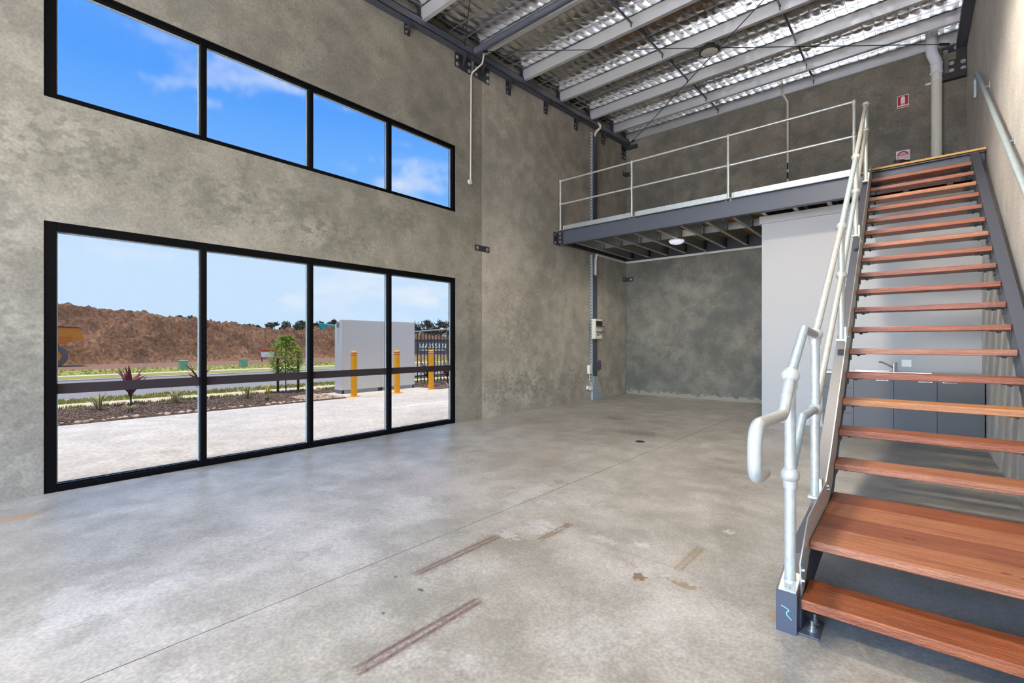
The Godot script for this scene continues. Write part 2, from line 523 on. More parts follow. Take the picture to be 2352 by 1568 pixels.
func setting() -> void:
	# ---- floor: three slabs with sawn joints
	var w := 1024
	var h := 1900
	var pxm := 155.0
	var im := concrete(w, h, pxm, 300, rgb(152, 146, 133), rgb(196, 190, 178), rgb(138, 132, 118), rgb(216, 213, 206), 0.62, 0.35)
	floor_marks(im, pxm)
	var fm := mat(Color(1, 1, 1), 0.42)
	fm.albedo_texture = as_tex(im)
	fm.uv1_scale = Vector3(pxm / w, -pxm / h, 1)
	fm.uv1_offset = Vector3(5.92 * pxm / w, 0.75 * pxm / h, 0)
	fm.roughness_texture = noise_tex(111, 0.02, 512, 4, Color(0.75, 0.75, 0.75), Color(1, 1, 1))
	grain_detail(fm, T.fine, 1.6)
	var fl := structure("floor", "grey polished concrete slab floor with sawn joints")
	var jx := -2.52
	var jd := 2.78
	var g := 0.0035
	for r in [[-5.9, jx - g, DF, DB + 0.05], [jx + g, 0.7, DF, jd - g * 0.6], [jx + g, 0.7, jd + g * 0.6, DB + 0.05]]:
		var b := MB.new()
		b.box(P(r[0], -0.12, r[2]), P(r[1], 0.0, r[3]))
		part(b, "floor_slab", fm, fl)
	var sub := MB.new()
	sub.box(P(-6.05, -0.3, DF - 0.15), P(0.85, -0.12, DB + 0.2))
	part(sub, "sub_base", M.rubber, fl)
	# ---- window wall
	var lw := 1560
	var lh := 850
	var lp := 120.0
	var li := concrete(lw, lh, lp, 400, rgb(153, 148, 136), rgb(194, 187, 173), rgb(137, 135, 123), rgb(202, 195, 181), 0.585, 0.38)
	wall_marks(li, lp)
	var lm := mat(Color(1, 1, 1), 0.75)
	lm.albedo_texture = as_tex(li)
	lm.uv1_scale = Vector3(-lp / lw, lp / lh, 1)
	lm.uv1_offset = Vector3(0.9 * lp / lw, 0, 0)
	grain_detail(lm, T.grit, 1.1)
	var wl := structure("wall_left", "tilt-up concrete wall panels with two ribbon windows")
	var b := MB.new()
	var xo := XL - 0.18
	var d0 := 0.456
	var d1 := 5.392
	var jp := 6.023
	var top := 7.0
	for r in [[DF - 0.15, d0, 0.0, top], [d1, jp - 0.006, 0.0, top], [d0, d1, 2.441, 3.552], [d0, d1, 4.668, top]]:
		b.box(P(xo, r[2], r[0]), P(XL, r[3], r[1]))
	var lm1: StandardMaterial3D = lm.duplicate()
	lm1.albedo_color = Color(0.82, 0.82, 0.81)  # same concrete toned darker to offset the stronger light at this end
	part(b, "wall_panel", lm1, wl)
	b = MB.new()
	b.box(P(xo, 0, jp + 0.006), P(XL, top, DB + 0.18))
	part(b, "wall_panel", lm, wl)
	b = MB.new()
	b.box(P(xo, 0, jp - 0.006), P(XL - 0.005, top, jp + 0.006))
	part(b, "joint_sealant", mat(rgb(150, 146, 140), 0.8), wl)
	# ---- back wall
	var bi := concrete(900, 900, 128.0, 500, rgb(104, 102, 93), rgb(142, 137, 123), rgb(92, 95, 91), rgb(166, 160, 144), 0.57, 0.45, 0.09, rgb(166, 158, 140))
	var bm := mat(Color(1, 1, 1), 0.75)
	bm.albedo_texture = as_tex(bi)
	bm.uv1_scale = Vector3(128.0 / 900, 128.0 / 900, 1)
	bm.uv1_offset = Vector3(6.1 * 128.0 / 900, 0, 0)
	grain_detail(bm, T.grit, 1.1)
	b = MB.new()
	b.box(P(XL + 0.012, 0, DB), P(XR, top, DB + 0.18))
	struct_mesh(b, "wall_back", bm, "dark mottled concrete back wall")
	# ---- stair wall
	var ri := concrete(1040, 560, 80.0, 600, rgb(208, 203, 195), rgb(232, 228, 221), rgb(200, 196, 188), rgb(238, 235, 229), 0.70, 0.35, 0.0, Color.WHITE, 0.22)
	var rm := mat(Color(1, 1, 1), 0.75)
	rm.albedo_texture = as_tex(ri)
	rm.uv1_scale = Vector3(-80.0 / 1040, 80.0 / 560, 1)
	rm.uv1_offset = Vector3(0.9 * 80.0 / 1040, 0, 0)
	grain_detail(rm, T.fine, 1.3)
	b = MB.new()
	b.box(P(XR, 0, DF - 0.15), P(XR + 0.18, top, DB + 0.18))
	struct_mesh(b, "wall_right", rm, "pale concrete wall beside the stair")
	# ---- front wall with the open roller door behind the camera
	b = MB.new()
	for r in [[XL, -5.7, 0.0, top], [0.5, XR, 0.0, top], [-5.7, 0.5, 5.0, top]]:
		b.box(P(r[0], r[2], DF - 0.15), P(r[1], r[3], DF))
	struct_mesh(b, "wall_front", rm, "concrete front wall around the roller door opening")
	var dr := structure("door_1", "rolled-up steel roller door above its opening")
	b = MB.new()
	b.tube([P(-5.74, 5.28, DF + 0.24), P(0.54, 5.28, DF + 0.24)], 0.2, 24)
	part(b, "door_roll", M.galv, dr)
	for x in [-5.73, 0.53]:
		b = MB.new()
		b.box(P(x - 0.04, 0.0, DF + 0.002), P(x + 0.04, 5.2, DF + 0.06), 0.004)
		part(b, "door_track", M.galv, dr)
	windows(d0, d1)
	roof()
	partition()

func floor_marks(im: Image, pxm: float) -> void:
	var f := fnl(320, 1.0, 4)
	# steel-section rust prints: x, from, to, gap, strength, colour
	for s in [[-1.747, 1.04, 1.76, 0.042, 0.95, rgb(98, 72, 64)], [-2.222, 1.70, 2.42, 0.036, 0.85, rgb(104, 76, 62)], [-1.963, 2.55, 2.95, 0.030, 0.75, rgb(112, 82, 62)], [-1.083, 2.75, 3.16, 0.034, 0.65, rgb(128, 100, 66)]]:
		for j in range(int((s[1] + 0.70) * pxm), int((s[2] + 0.80) * pxm)):
			var d := j / pxm - 0.75
			for i in range(int((s[0] + 5.92 - 0.14) * pxm), int((s[0] + 5.92 + 0.14) * pxm)):
				var x := i / pxm - 5.92 - float(s[0])
				var nn := f.get_noise_2d(x * 40.0, d * 22.0)
				var a := 0.0
				for side in [-0.5, 0.5]:
					var o: float = absf(x - side * float(s[3]) * (1.0 + 0.25 * f.get_noise_1d(d * 2.0)))
					a = maxf(a, smoothstep(0.017, 0.005, o + nn * 0.010) * (0.75 + 0.5 * nn))
				a = maxf(a, smoothstep(0.085, 0.0, absf(x)) * 0.45 * smoothstep(0.05, 0.4, nn + 0.2))
				a *= smoothstep(s[1] - 0.03, s[1] + 0.05, d + nn * 0.03) * smoothstep(s[2] + 0.03, s[2] - 0.02, d + nn * 0.03)
				a = clampf(a, 0.0, 1.0) * float(s[4])
				if a > 0.01: im.set_pixel(i, j, im.get_pixel(i, j).lerp(s[5], a))
	# plaster spatter, oil spots, chalk
	var spots := [[-2.18, 2.47, 0.10, 0.06, rgb(214, 210, 206), 0.5], [-2.10, 2.78, 0.14, 0.09, rgb(212, 208, 204), 0.45], [-1.62, 2.86, 0.09, 0.05, rgb(220, 216, 212), 0.45], [-1.40, 2.95, 0.06, 0.04, rgb(220, 216, 214), 0.6], [-2.36, 3.2, 0.10, 0.06, rgb(214, 208, 208), 0.6],
		[-1.02, 3.55, 0.05, 0.04, rgb(222, 218, 214), 0.7], [-1.219, 2.529, 0.035, 0.05, rgb(116, 88, 60), 0.75], [-1.0, 2.61, 0.09, 0.03, rgb(136, 108, 70), 0.6], [-2.62, 3.75, 0.10, 0.07, rgb(134, 122, 102), 0.5], [-3.2, 6.6, 0.35, 0.2, rgb(112, 104, 92), 0.55], [-4.1, 7.6, 0.3, 0.2, rgb(112, 106, 94), 0.45],
		[-3.1, 2.35, 0.22, 0.3, rgb(222, 217, 212), 0.25], [-2.75, 1.55, 0.3, 0.25, rgb(222, 218, 214), 0.22], [-3.3, 1.5, 0.4, 0.3, rgb(222, 218, 214), 0.2], [-5.3, 0.25, 0.10, 0.18, rgb(190, 146, 104), 0.6], [-2.87, 6.03, 0.17, 0.15, rgb(206, 196, 176), 0.5], [-0.52, 2.60, 0.05, 0.06, rgb(186, 128, 76), 0.6], [-2.05, 1.62, 0.02, 0.012, rgb(80, 84, 80), 0.9], [-2.03, 1.36, 0.016, 0.01, rgb(80, 84, 80), 0.9], [-2.28, 1.62, 0.014, 0.01, rgb(84, 86, 82), 0.8], [-3.6, 3.0, 0.5, 0.5, rgb(190, 176, 168), 0.4], [-3.4, 4.4, 0.5, 0.4, rgb(176, 160, 144), 0.3]]
	for s in spots:
		var rx: float = s[2]
		var rd: float = s[3]
		for j in range(int((s[1] + 0.75 - rd * 1.5) * pxm), int((s[1] + 0.75 + rd * 1.5) * pxm)):
			for i in range(int((s[0] + 5.92 - rx * 1.5) * pxm), int((s[0] + 5.92 + rx * 1.5) * pxm)):
				if i < 0 or j < 0 or i >= im.get_width() or j >= im.get_height(): continue
				var x := (i / pxm - 5.92 - float(s[0])) / rx
				var d := (j / pxm - 0.75 - float(s[1])) / rd
				var nn := f.get_noise_2d(i * 0.11 + s[0] * 50.0, j * 0.11) + 0.5 * f.get_noise_2d(i * 0.03, j * 0.03 + 99.0)
				var a := smoothstep(1.0, 0.6, sqrt(x * x + d * d) - nn * 1.1) * float(s[5])
				if a > 0.01: im.set_pixel(i, j, im.get_pixel(i, j).lerp(s[4], a))

func wall_marks(im: Image, pxm: float) -> void:
	# darker grey-green laitance blotches left of the windows, pale cement patches near the joint
	var f := fnl(420, 1.0, 5)
	for s in [[0.75, 3.15, 0.5, 0.35, rgb(112, 112, 99), 0.8], [0.12, 2.6, 0.4, 0.7, rgb(122, 119, 106), 0.7], [0.15, 1.2, 0.3, 0.8, rgb(118, 116, 104), 0.7], [1.7, 2.95, 0.5, 0.3, rgb(116, 116, 102), 0.65], [2.6, 3.0, 0.7, 0.35, rgb(118, 119, 106), 0.7], [3.3, 2.75, 0.6, 0.25, rgb(116, 116, 104), 0.65], [4.2, 3.2, 0.5, 0.3, rgb(122, 120, 108), 0.6], [5.15, 5.75, 0.1, 0.12, rgb(178, 168, 150), 0.8], [5.9, 5.52, 0.05, 0.11, rgb(176, 168, 152), 0.9], [5.9, 5.1, 0.1, 0.4, rgb(168, 160, 144), 0.5],
		[5.75, 1.7, 0.14, 1.0, rgb(120, 119, 108), 0.7], [7.0, 1.6, 0.7, 0.8, rgb(126, 124, 112), 0.6], [6.4, 0.5, 0.5, 0.4, rgb(112, 113, 104), 0.7], [7.4, 0.45, 0.9, 0.35, rgb(106, 108, 102), 0.75], [8.9, 0.5, 0.6, 0.3, rgb(112, 112, 104), 0.6], [8.0, 4.5, 0.5, 1.3, rgb(150, 140, 124), 0.5], [7.1, 5.4, 0.2, 0.4, rgb(168, 156, 138), 0.6], [5.72, 4.15, 0.05, 0.05, rgb(184, 176, 158), 0.8]]:
		for j in range(int((s[1] - s[3] * 1.6) * pxm), int((s[1] + s[3] * 1.6) * pxm)):
			for i in range(int((s[0] + 0.9 - s[2] * 1.6) * pxm), int((s[0] + 0.9 + s[2] * 1.6) * pxm)):
				if i < 0 or j < 0 or i >= im.get_width() or j >= im.get_height(): continue
				var x := (i / pxm - 0.9 - float(s[0])) / float(s[2])
				var y := (j / pxm - float(s[1])) / float(s[3])
				var nn := f.get_noise_2d(i * 0.05, j * 0.075)
				var a := 0.42 * smoothstep(0.0, 0.26, nn - 0.55 * (sqrt(x * x + y * y) - 0.62)) * smoothstep(1.5, 0.8, sqrt(x * x + y * y)) * float(s[5])
				if a > 0.01: im.set_pixel(i, j, im.get_pixel(i, j).lerp(s[4], a))

func windows(d0: float, d1: float) -> void:
	var cut := [d0, 1.701, 2.903, 4.096, d1]
	for k in 2:
		var y0: float = 3.552 if k == 0 else 0.0
		var y1: float = 4.668 if k == 0 else 2.441
		var fw := 0.055 if k == 0 else 0.075
		var win := structure("window_%d" % (k + 1), "upper ribbon of four panes in a black frame" if k == 0 else "full-height shopfront of four panes in a black frame")
		var xa := XL - 0.115
		var xb := XL - 0.010
		for r in [[d0, d0 + 0.085, y0, y1], [d1 - 0.06, d1, y0, y1]]:
			var b := MB.new()
			b.box(P(xa, r[2], r[0]), P(xb, r[3], r[1]), 0.003)
			part(b, "jamb", M.black, win)
		var hb := MB.new()
		hb.box(P(xa, y1 - fw, d0 + 0.085), P(xb, y1, d1 - 0.06), 0.003)
		part(hb, "head_rail", M.black, win)
		var sb := MB.new()
		sb.box(P(xa, y0, d0 + 0.085), P(xb, y0 + 0.05, d1 - 0.06), 0.003)
		sb.box(P(xa - 0.02, y0, d0 + 0.085), P(xa + 0.06, y0 + 0.062, d1 - 0.06), 0.002)
		part(sb, "sill_rail", M.black, win)
		for m in [1, 2, 3]:
			var b := MB.new()
			b.box(P(xa, y0 + 0.05, cut[m] - 0.028), P(xb, y1 - fw, cut[m] + 0.028), 0.003)
			part(b, "mullion", M.black, win)
		for m in 4:
			var b := MB.new()
			var a: float = d0 + 0.085 if m == 0 else cut[m] + 0.028
			var e: float = d1 - 0.06 if m == 3 else cut[m + 1] - 0.028
			b.quad(P(XL - 0.085, y0 + 0.05, a), P(XL - 0.085, y0 + 0.05, e), P(XL - 0.085, y1 - fw, e), P(XL - 0.085, y1 - fw, a), Vector3.RIGHT)
			part(b, "glass_pane", M.glass, win)
			# slim grey glazing bead round the pane
			b = MB.new()
			for r in [[a, a + 0.012, y0 + 0.05, y1 - fw], [e - 0.012, e, y0 + 0.05, y1 - fw], [a + 0.012, e - 0.012, y1 - fw - 0.014, y1 - fw], [a + 0.012, e - 0.012, y0 + 0.05, y0 + 0.062]]:
				b.box(P(XL - 0.083, r[2], r[0]), P(XL - 0.068, r[3], r[1]))
			part(b, "glazing_bead", M.galv_blue, win)
			if k == 1:
				b = MB.new()
				b.box(P(XL - 0.081, 0.883, a), P(XL - 0.055, 0.975, e), 0.002)
				part(b, "mid_rail", M.rail_film, win)

func roof() -> void:
	var ce := structure("ceiling", "steel-framed roof lined with silver foil insulation over wire mesh")
	var ds := [-5.5, -4.27, -3.04, -1.8, -0.55, 0.72, 1.95, 3.35, 4.57, 5.86, 7.04, 8.27, 9.5, 10.6, 11.42]
	# purlins: lipped channels, web to the front
	var cpoly := []
	for q in [[0.0, 0.0], [0.07, 0.0], [0.07, 0.02], [0.066, 0.02], [0.066, 0.004], [0.004, 0.004], [0.004, 0.196], [0.066, 0.196], [0.066, 0.18], [0.07, 0.18], [0.07, 0.2], [0.0, 0.2]]:
		cpoly.append(Vector2(q[0], q[1]))
	var pb := MB.new()
	pb.prism(cpoly, P(XL + 0.05, 0, 0), Vector3(0, 0, -1), Vector3.UP, Vector3.RIGHT, XR - XL - 0.1)
	var pm := pb.mesh()
	for d in ds:
		put(pm, "purlin", M.purlin, ce, Vector3(0, purlin_y(d), -d))
	# foil blanket, pillowed between the wires, one sheet per bay
	var f := fnl(700, 1.0, 4)
	var wires := MB.new()
	for k in ds.size():
		var a: float = ds[k]
		var e: float = ds[k + 1] if k + 1 < ds.size() else DB
		if e - a < 0.03: continue
		var rows := maxi(int(round((e - a) / 0.3)), 1)
		var nr := rows * 7
		var nc := 43 * 5
		var pts := []
		for i in nr + 1:
			var row := PackedVector3Array()
			var d := lerpf(a, e, float(i) / nr)
			for c in nc + 1:
				var x := lerpf(XL + 0.01, XR - 0.01, float(c) / nc)
				var sx := absf(sin(PI * c / 5.0))
				var sd := absf(sin(PI * i / 7.0))
				var y := purlin_y(d) + 0.204 + 0.012
				y -= 0.055 * sin(PI * float(i) / nr) * minf((e - a) / 1.2, 1.0)
				y -= 0.022 * pow(sx, 0.6) * pow(sd, 0.6) * (0.8 + 0.9 * f.get_noise_2d(c * 0.25, i * 0.3 + k * 40.0))
				y += 0.005 * f.get_noise_2d(x * 3.0, d * 5.0)
				row.append(P(x, y, d))
			pts.append(row)
		var fb := MB.new()
		var nn := []
		for i in nr + 1:
			var row := PackedVector3Array()
			for c in nc + 1:
				var du: Vector3 = pts[mini(i + 1, nr)][c] - pts[maxi(i - 1, 0)][c]
				var dv: Vector3 = pts[i][mini(c + 1, nc)] - pts[i][maxi(c - 1, 0)]
				var m := du.cross(dv).normalized()
				row.append(m if m.y < 0 else -m)
			nn.append(row)
		for i in nr:
			for c in nc:
				fb.squad(pts[i][c], pts[i][c + 1], pts[i + 1][c + 1], pts[i + 1][c], nn[i][c], nn[i][c + 1], nn[i + 1][c + 1], nn[i + 1][c])
		part(fb, "foil_blanket", M.foil, ce)
		# safety mesh wires under the foil
		for i in range(0, nr + 1, 7):
			if i == 0 or i == nr: continue
			var y: float = pts[i][0].y - 0.006
			var d := lerpf(a, e, float(i) / nr)
			wires.bar(P(XL + 0.02, y, d), P(XR - 0.02, y, d), 0.005, 0.005)
		if a > 2.0:
			for c in range(5, nc, 5):
				for i in range(0, nr, 7):
					var p: Vector3 = pts[i][c]
					var q: Vector3 = pts[mini(i + 7, nr)][c]
					wires.bar(p - Vector3(0, 0.008, 0), q - Vector3(0, 0.008, 0), 0.0035, 0.0035)
	var wo := part(wires, "safety_mesh", M.wire, ce)
	wo.set_meta("kind", "stuff")
	# bridging between purlins, two rows
	for x in [-3.5, -1.615]:
		for k in range(3, ds.size() - 1):
			var a: float = ds[k] + 0.075
			var e: float = ds[k + 1]
			var b := MB.new()
			b.bar(P(x, purlin_y(a) + 0.13, a), P(x, purlin_y(e) + 0.09, e), 0.03, 0.014)
			b.bar(P(x, purlin_y(e) + 0.10, e - 0.012), P(x, purlin_y(e) + 0.02, e - 0.03), 0.04, 0.006, Vector3.RIGHT)
			part(b, "purlin_bridging", M.steel, ce)
	# roof sheeting above
	var rb := MB.new()
	var q0 := purlin_y(DF - 0.4) + 0.28
	var q1 := purlin_y(DB + 0.4) + 0.28
	rb.prism([Vector2(DF - 0.4, q0), Vector2(DB + 0.4, q1), Vector2(DB + 0.4, q1 + 0.06), Vector2(DF - 0.4, q0 + 0.06)], P(XL - 0.3, 0, 0), Vector3(0, 0, -1), Vector3.UP, Vector3.RIGHT, XR - XL + 0.6)
	part(rb, "roof_sheet", M.galv, ce)

func partition() -> void:
	var wp := structure("wall_inner", "white painted partition of the room under the mezzanine")
	var b := MB.new()
	b.box(P(-2.035, 0, 9.0), P(XR, 3.42, DB))
	part(b, "partition_lining", M.white_wall, wp)
	b = MB.new()
	b.box(P(-2.07, 3.40, 8.965), P(XR, 3.528, DB), 0.004)
	part(b, "cap_board", M.white_wall, wp)
	b = MB.new()
	b.box(P(-2.045, 0, 8.988), P(-1.1, 0.02, 9.0))
	part(b, "skirting", M.white_wall, wp)

# ------------------------------------------------------------------ steel and services
func rafters() -> void:
	for side in 2:
		var xa := XL + 0.005 if side == 0 else XR - 0.14
		var xb := XL + 0.14 if side == 0 else XR - 0.005
		var o := thing("roof_rafter", "dark grey steel rafter along the top of the window wall" if side == 0 else "dark grey steel rafter along the top of the pale stair wall", "beam")
		var b := MB.new()
		var hgt := 0.135
		var y0 := rafter_y(DF)
		var y1 := rafter_y(DB)
		var face := xb if side == 0 else xa
		var wall := xa if side == 0 else xb
		# channel: web to the room, flanges to the wall
		for r in [[0.0, hgt, face - 0.008 if side == 0 else face, face if side == 0 else face + 0.008], [0.0, 0.012, minf(face, wall), maxf(face, wall)], [hgt - 0.012, hgt, minf(face, wall), maxf(face, wall)]]:
			b.prism([Vector2(DF, y0 + r[0]), Vector2(DB, y1 + r[0]), Vector2(DB, y1 + r[1]), Vector2(DF, y0 + r[1])], P(r[2], 0, 0), Vector3(0, 0, -1), Vector3.UP, Vector3.RIGHT, r[3] - r[2])
		part(b, "channel", M.steel, o)
		# purlin cleats on top
		for d in [3.35, 4.57, 5.86, 7.04, 8.27, 9.5, 10.6]:
			var c := MB.new()
			var y := rafter_y(d) + hgt
			c.box(P(minf(face, wall) + 0.03, y, d - 0.014), P(maxf(face, wall) - 0.02, y + 0.2, d - 0.004), 0.002)
			c.bolt(P((face + wall) / 2, y + 0.06, d - 0.014), Vector3(0, 0, 1), 0.011)
			c.bolt(P((face + wall) / 2, y + 0.14, d - 0.014), Vector3(0, 0, 1), 0.011)
			part(c, "purlin_cleat", M.steel_dark, o)
		if side == 1: continue
		# wall brackets: narrow ones with a gusset, and a wide pair at the panel joint
		var wide := [[5.363, 5.744, 6.0], [5.816, 6.202, 6.015]]
		var slim := [[4.335, 4.442, 6.03], [6.66, 6.80, 6.06], [7.85, 7.98, 6.13], [9.0, 9.13, 6.19], [10.22, 10.35, 6.25], [2.2, 2.31, 5.93]]
		for r in wide + slim:
			var c := MB.new()
			var big: bool = r[1] - r[0] > 0.2
			c.box(P(XL, r[2], r[0]), P(XL + 0.012, rafter_y(r[0]) + 0.02, r[1]), 0.002)
			var mid: float = (r[0] + r[1]) / 2
			c.prism([Vector2(0.012, r[2] + (0.08 if big else 0.03)), Vector2(0.125, rafter_y(mid)), Vector2(0.012, rafter_y(mid))], P(XL, 0, mid - 0.005), Vector3.RIGHT, Vector3.UP, Vector3(0, 0, -1), 0.01)
			var br := part(c, "wall_bracket", M.steel_dark, o)
			if big:
				for d in [r[0] + 0.05, r[1] - 0.05]:
					for y in [r[2] + 0.05, r[2] + 0.17]:
						bolt_on(br, P(XL + 0.012, y, d), Vector3.RIGHT, 0.022, 0.018)
			else:
				for y in [r[2] + 0.04, r[2] + 0.12]:
					bolt_on(br, P(XL + 0.012, y, r[0] + 0.035), Vector3.RIGHT, 0.012)
	# round strut across the unit
	var s := thing("tube_strut", "round dark steel strut spanning the roof from the window wall", "strut")
	var b := MB.new()
	b.tube([P(XL + 0.16, 6.34, 5.70), P(XR - 0.15, 6.34, 5.70)], 0.057, 20)
	part(b, "tube", M.steel, s)
	b = MB.new()
	b.box(P(XL + 0.135, 6.28, 5.695), P(XL + 0.2, 6.4, 5.705))
	b.tube([P(XL + 0.15, 6.34, 5.70), P(XL + 0.165, 6.34, 5.70)], 0.062, 20)
	part(b, "end_cap", M.steel_dark, s)
	# brace rods
	for r in [[P(XL + 0.22, 6.33, 5.74), P(0.40, 6.52, 11.1), "thin dark brace rod rising from the conduit end to the downpipe corner", 0.007], [P(XL + 0.25, 6.60, 11.36), P(0.45, 6.17, 5.5), "thin dark brace rod from the far left roof corner, crossing below the round lamp", 0.007], [P(XL + 0.16, 6.345, 5.45), P(0.45, 6.06, 0.30), "thin dark brace rod dropping to the rafter beside the tube strut", 0.008]]:
		b = MB.new()
		b.tube([r[0], r[1]], r[3], 8)
		var dir: Vector3 = (r[1] - r[0]).normalized()
		b.bar(r[0] - dir * 0.03, r[0] + dir * 0.14, 0.03, 0.03)
		b.bar(r[1] - dir * 0.14, r[1] + dir * 0.03, 0.03, 0.03)
		solo(b, "brace_rod", M.steel_dark, r[2], "rod", "roof brace rods")
	# tie plate over the panel joint, angles in the corner
	var pl := thing("tie_plate", "black flat plate with two bolts across the wall panel joint", "plate", P(XL, 3.03, 6.023))
	b = MB.new()
	b.box(Vector3(0, -0.052, -0.184), Vector3(0.01, 0.052, 0.184), 0.002)
	part(b, "plate", M.steel_dark, pl)
	for z in [0.125, -0.125]:
		b = MB.new()
		b.bolt(Vector3(0.01, 0, z), Vector3.RIGHT, 0.022, 0.014)
		part(b, "bolt", M.zinc, pl)
	for y in [3.03, 5.82]:
		var an := thing("corner_angle", "black bolted angle in the corner under the mezzanine" if y < 4 else "black bolted angle high in the far left corner behind the balustrade", "bracket", P(XL, y, DB))
		b = MB.new()
		b.box(Vector3(0, -0.057, 0), Vector3(0.21, 0.057, 0.012), 0.002)
		b.box(Vector3(0, -0.057, 0), Vector3(0.012, 0.057, 0.17), 0.002)
		part(b, "angle", M.steel_dark, an)
		b = MB.new()
		b.bolt(Vector3(0.16, 0, 0.012), Vector3(0, 0, 1), 0.022, 0.014)
		part(b, "bolt", M.zinc, an)
		b = MB.new()
		b.bolt(Vector3(0.012, 0, 0.12), Vector3.RIGHT, 0.022, 0.014)
		part(b, "bolt", M.zinc, an)
	# right far corner: stacked rafter end plates
	var rc := thing("end_bracket", "black stepped rafter end bracket beside the downpipe top", "bracket", P(XR, 6.3, DB))
	b = MB.new()
	b.box(Vector3(-0.33, 0.24, 0), Vector3(-0.01, 0.40, 0.014), 0.002)
	b.box(Vector3(-0.24, -0.27, 0), Vector3(-0.01, 0.10, 0.014), 0.002)
	b.box(Vector3(-0.34, -0.27, 0.0), Vector3(-0.01, -0.15, 0.1), 0.004)
	b.box(Vector3(-0.14, -0.25, 0), Vector3(-0.002, 0.4, 0.012), 0.002)
	part(b, "plate", M.steel_dark, rc)
	for q in [[-0.28, 0.27], [-0.14, 0.30], [-0.2, 0.04], [-0.2, -0.09], [-0.05, 0.02], [-0.05, -0.1]]:
		b = MB.new()
		b.bolt(Vector3(q[0], q[1], 0.014), Vector3(0, 0, 1), 0.025, 0.016)
		part(b, "bolt", M.zinc, rc)
	var lc := thing("end_bracket", "black rafter end bracket in the far left roof corner", "bracket", P(XL, 6.4, DB))
	b = MB.new()
	b.box(Vector3(0.0, -0.2, 0.05), Vector3(0.014, 0.14, 0.26), 0.002)
	b.box(Vector3(0.0, 0.06, 0), Vector3(0.34, 0.16, 0.05), 0.004)
	part(b, "plate", M.steel_dark, lc)
	for q in [[-0.14, 0.1], [-0.14, 0.21], [-0.03, 0.1], [-0.03, 0.21]]:
		b = MB.new()
		b.bolt(Vector3(0.014, q[0], q[1]), Vector3.RIGHT, 0.02, 0.014)
		part(b, "bolt", M.zinc, lc)

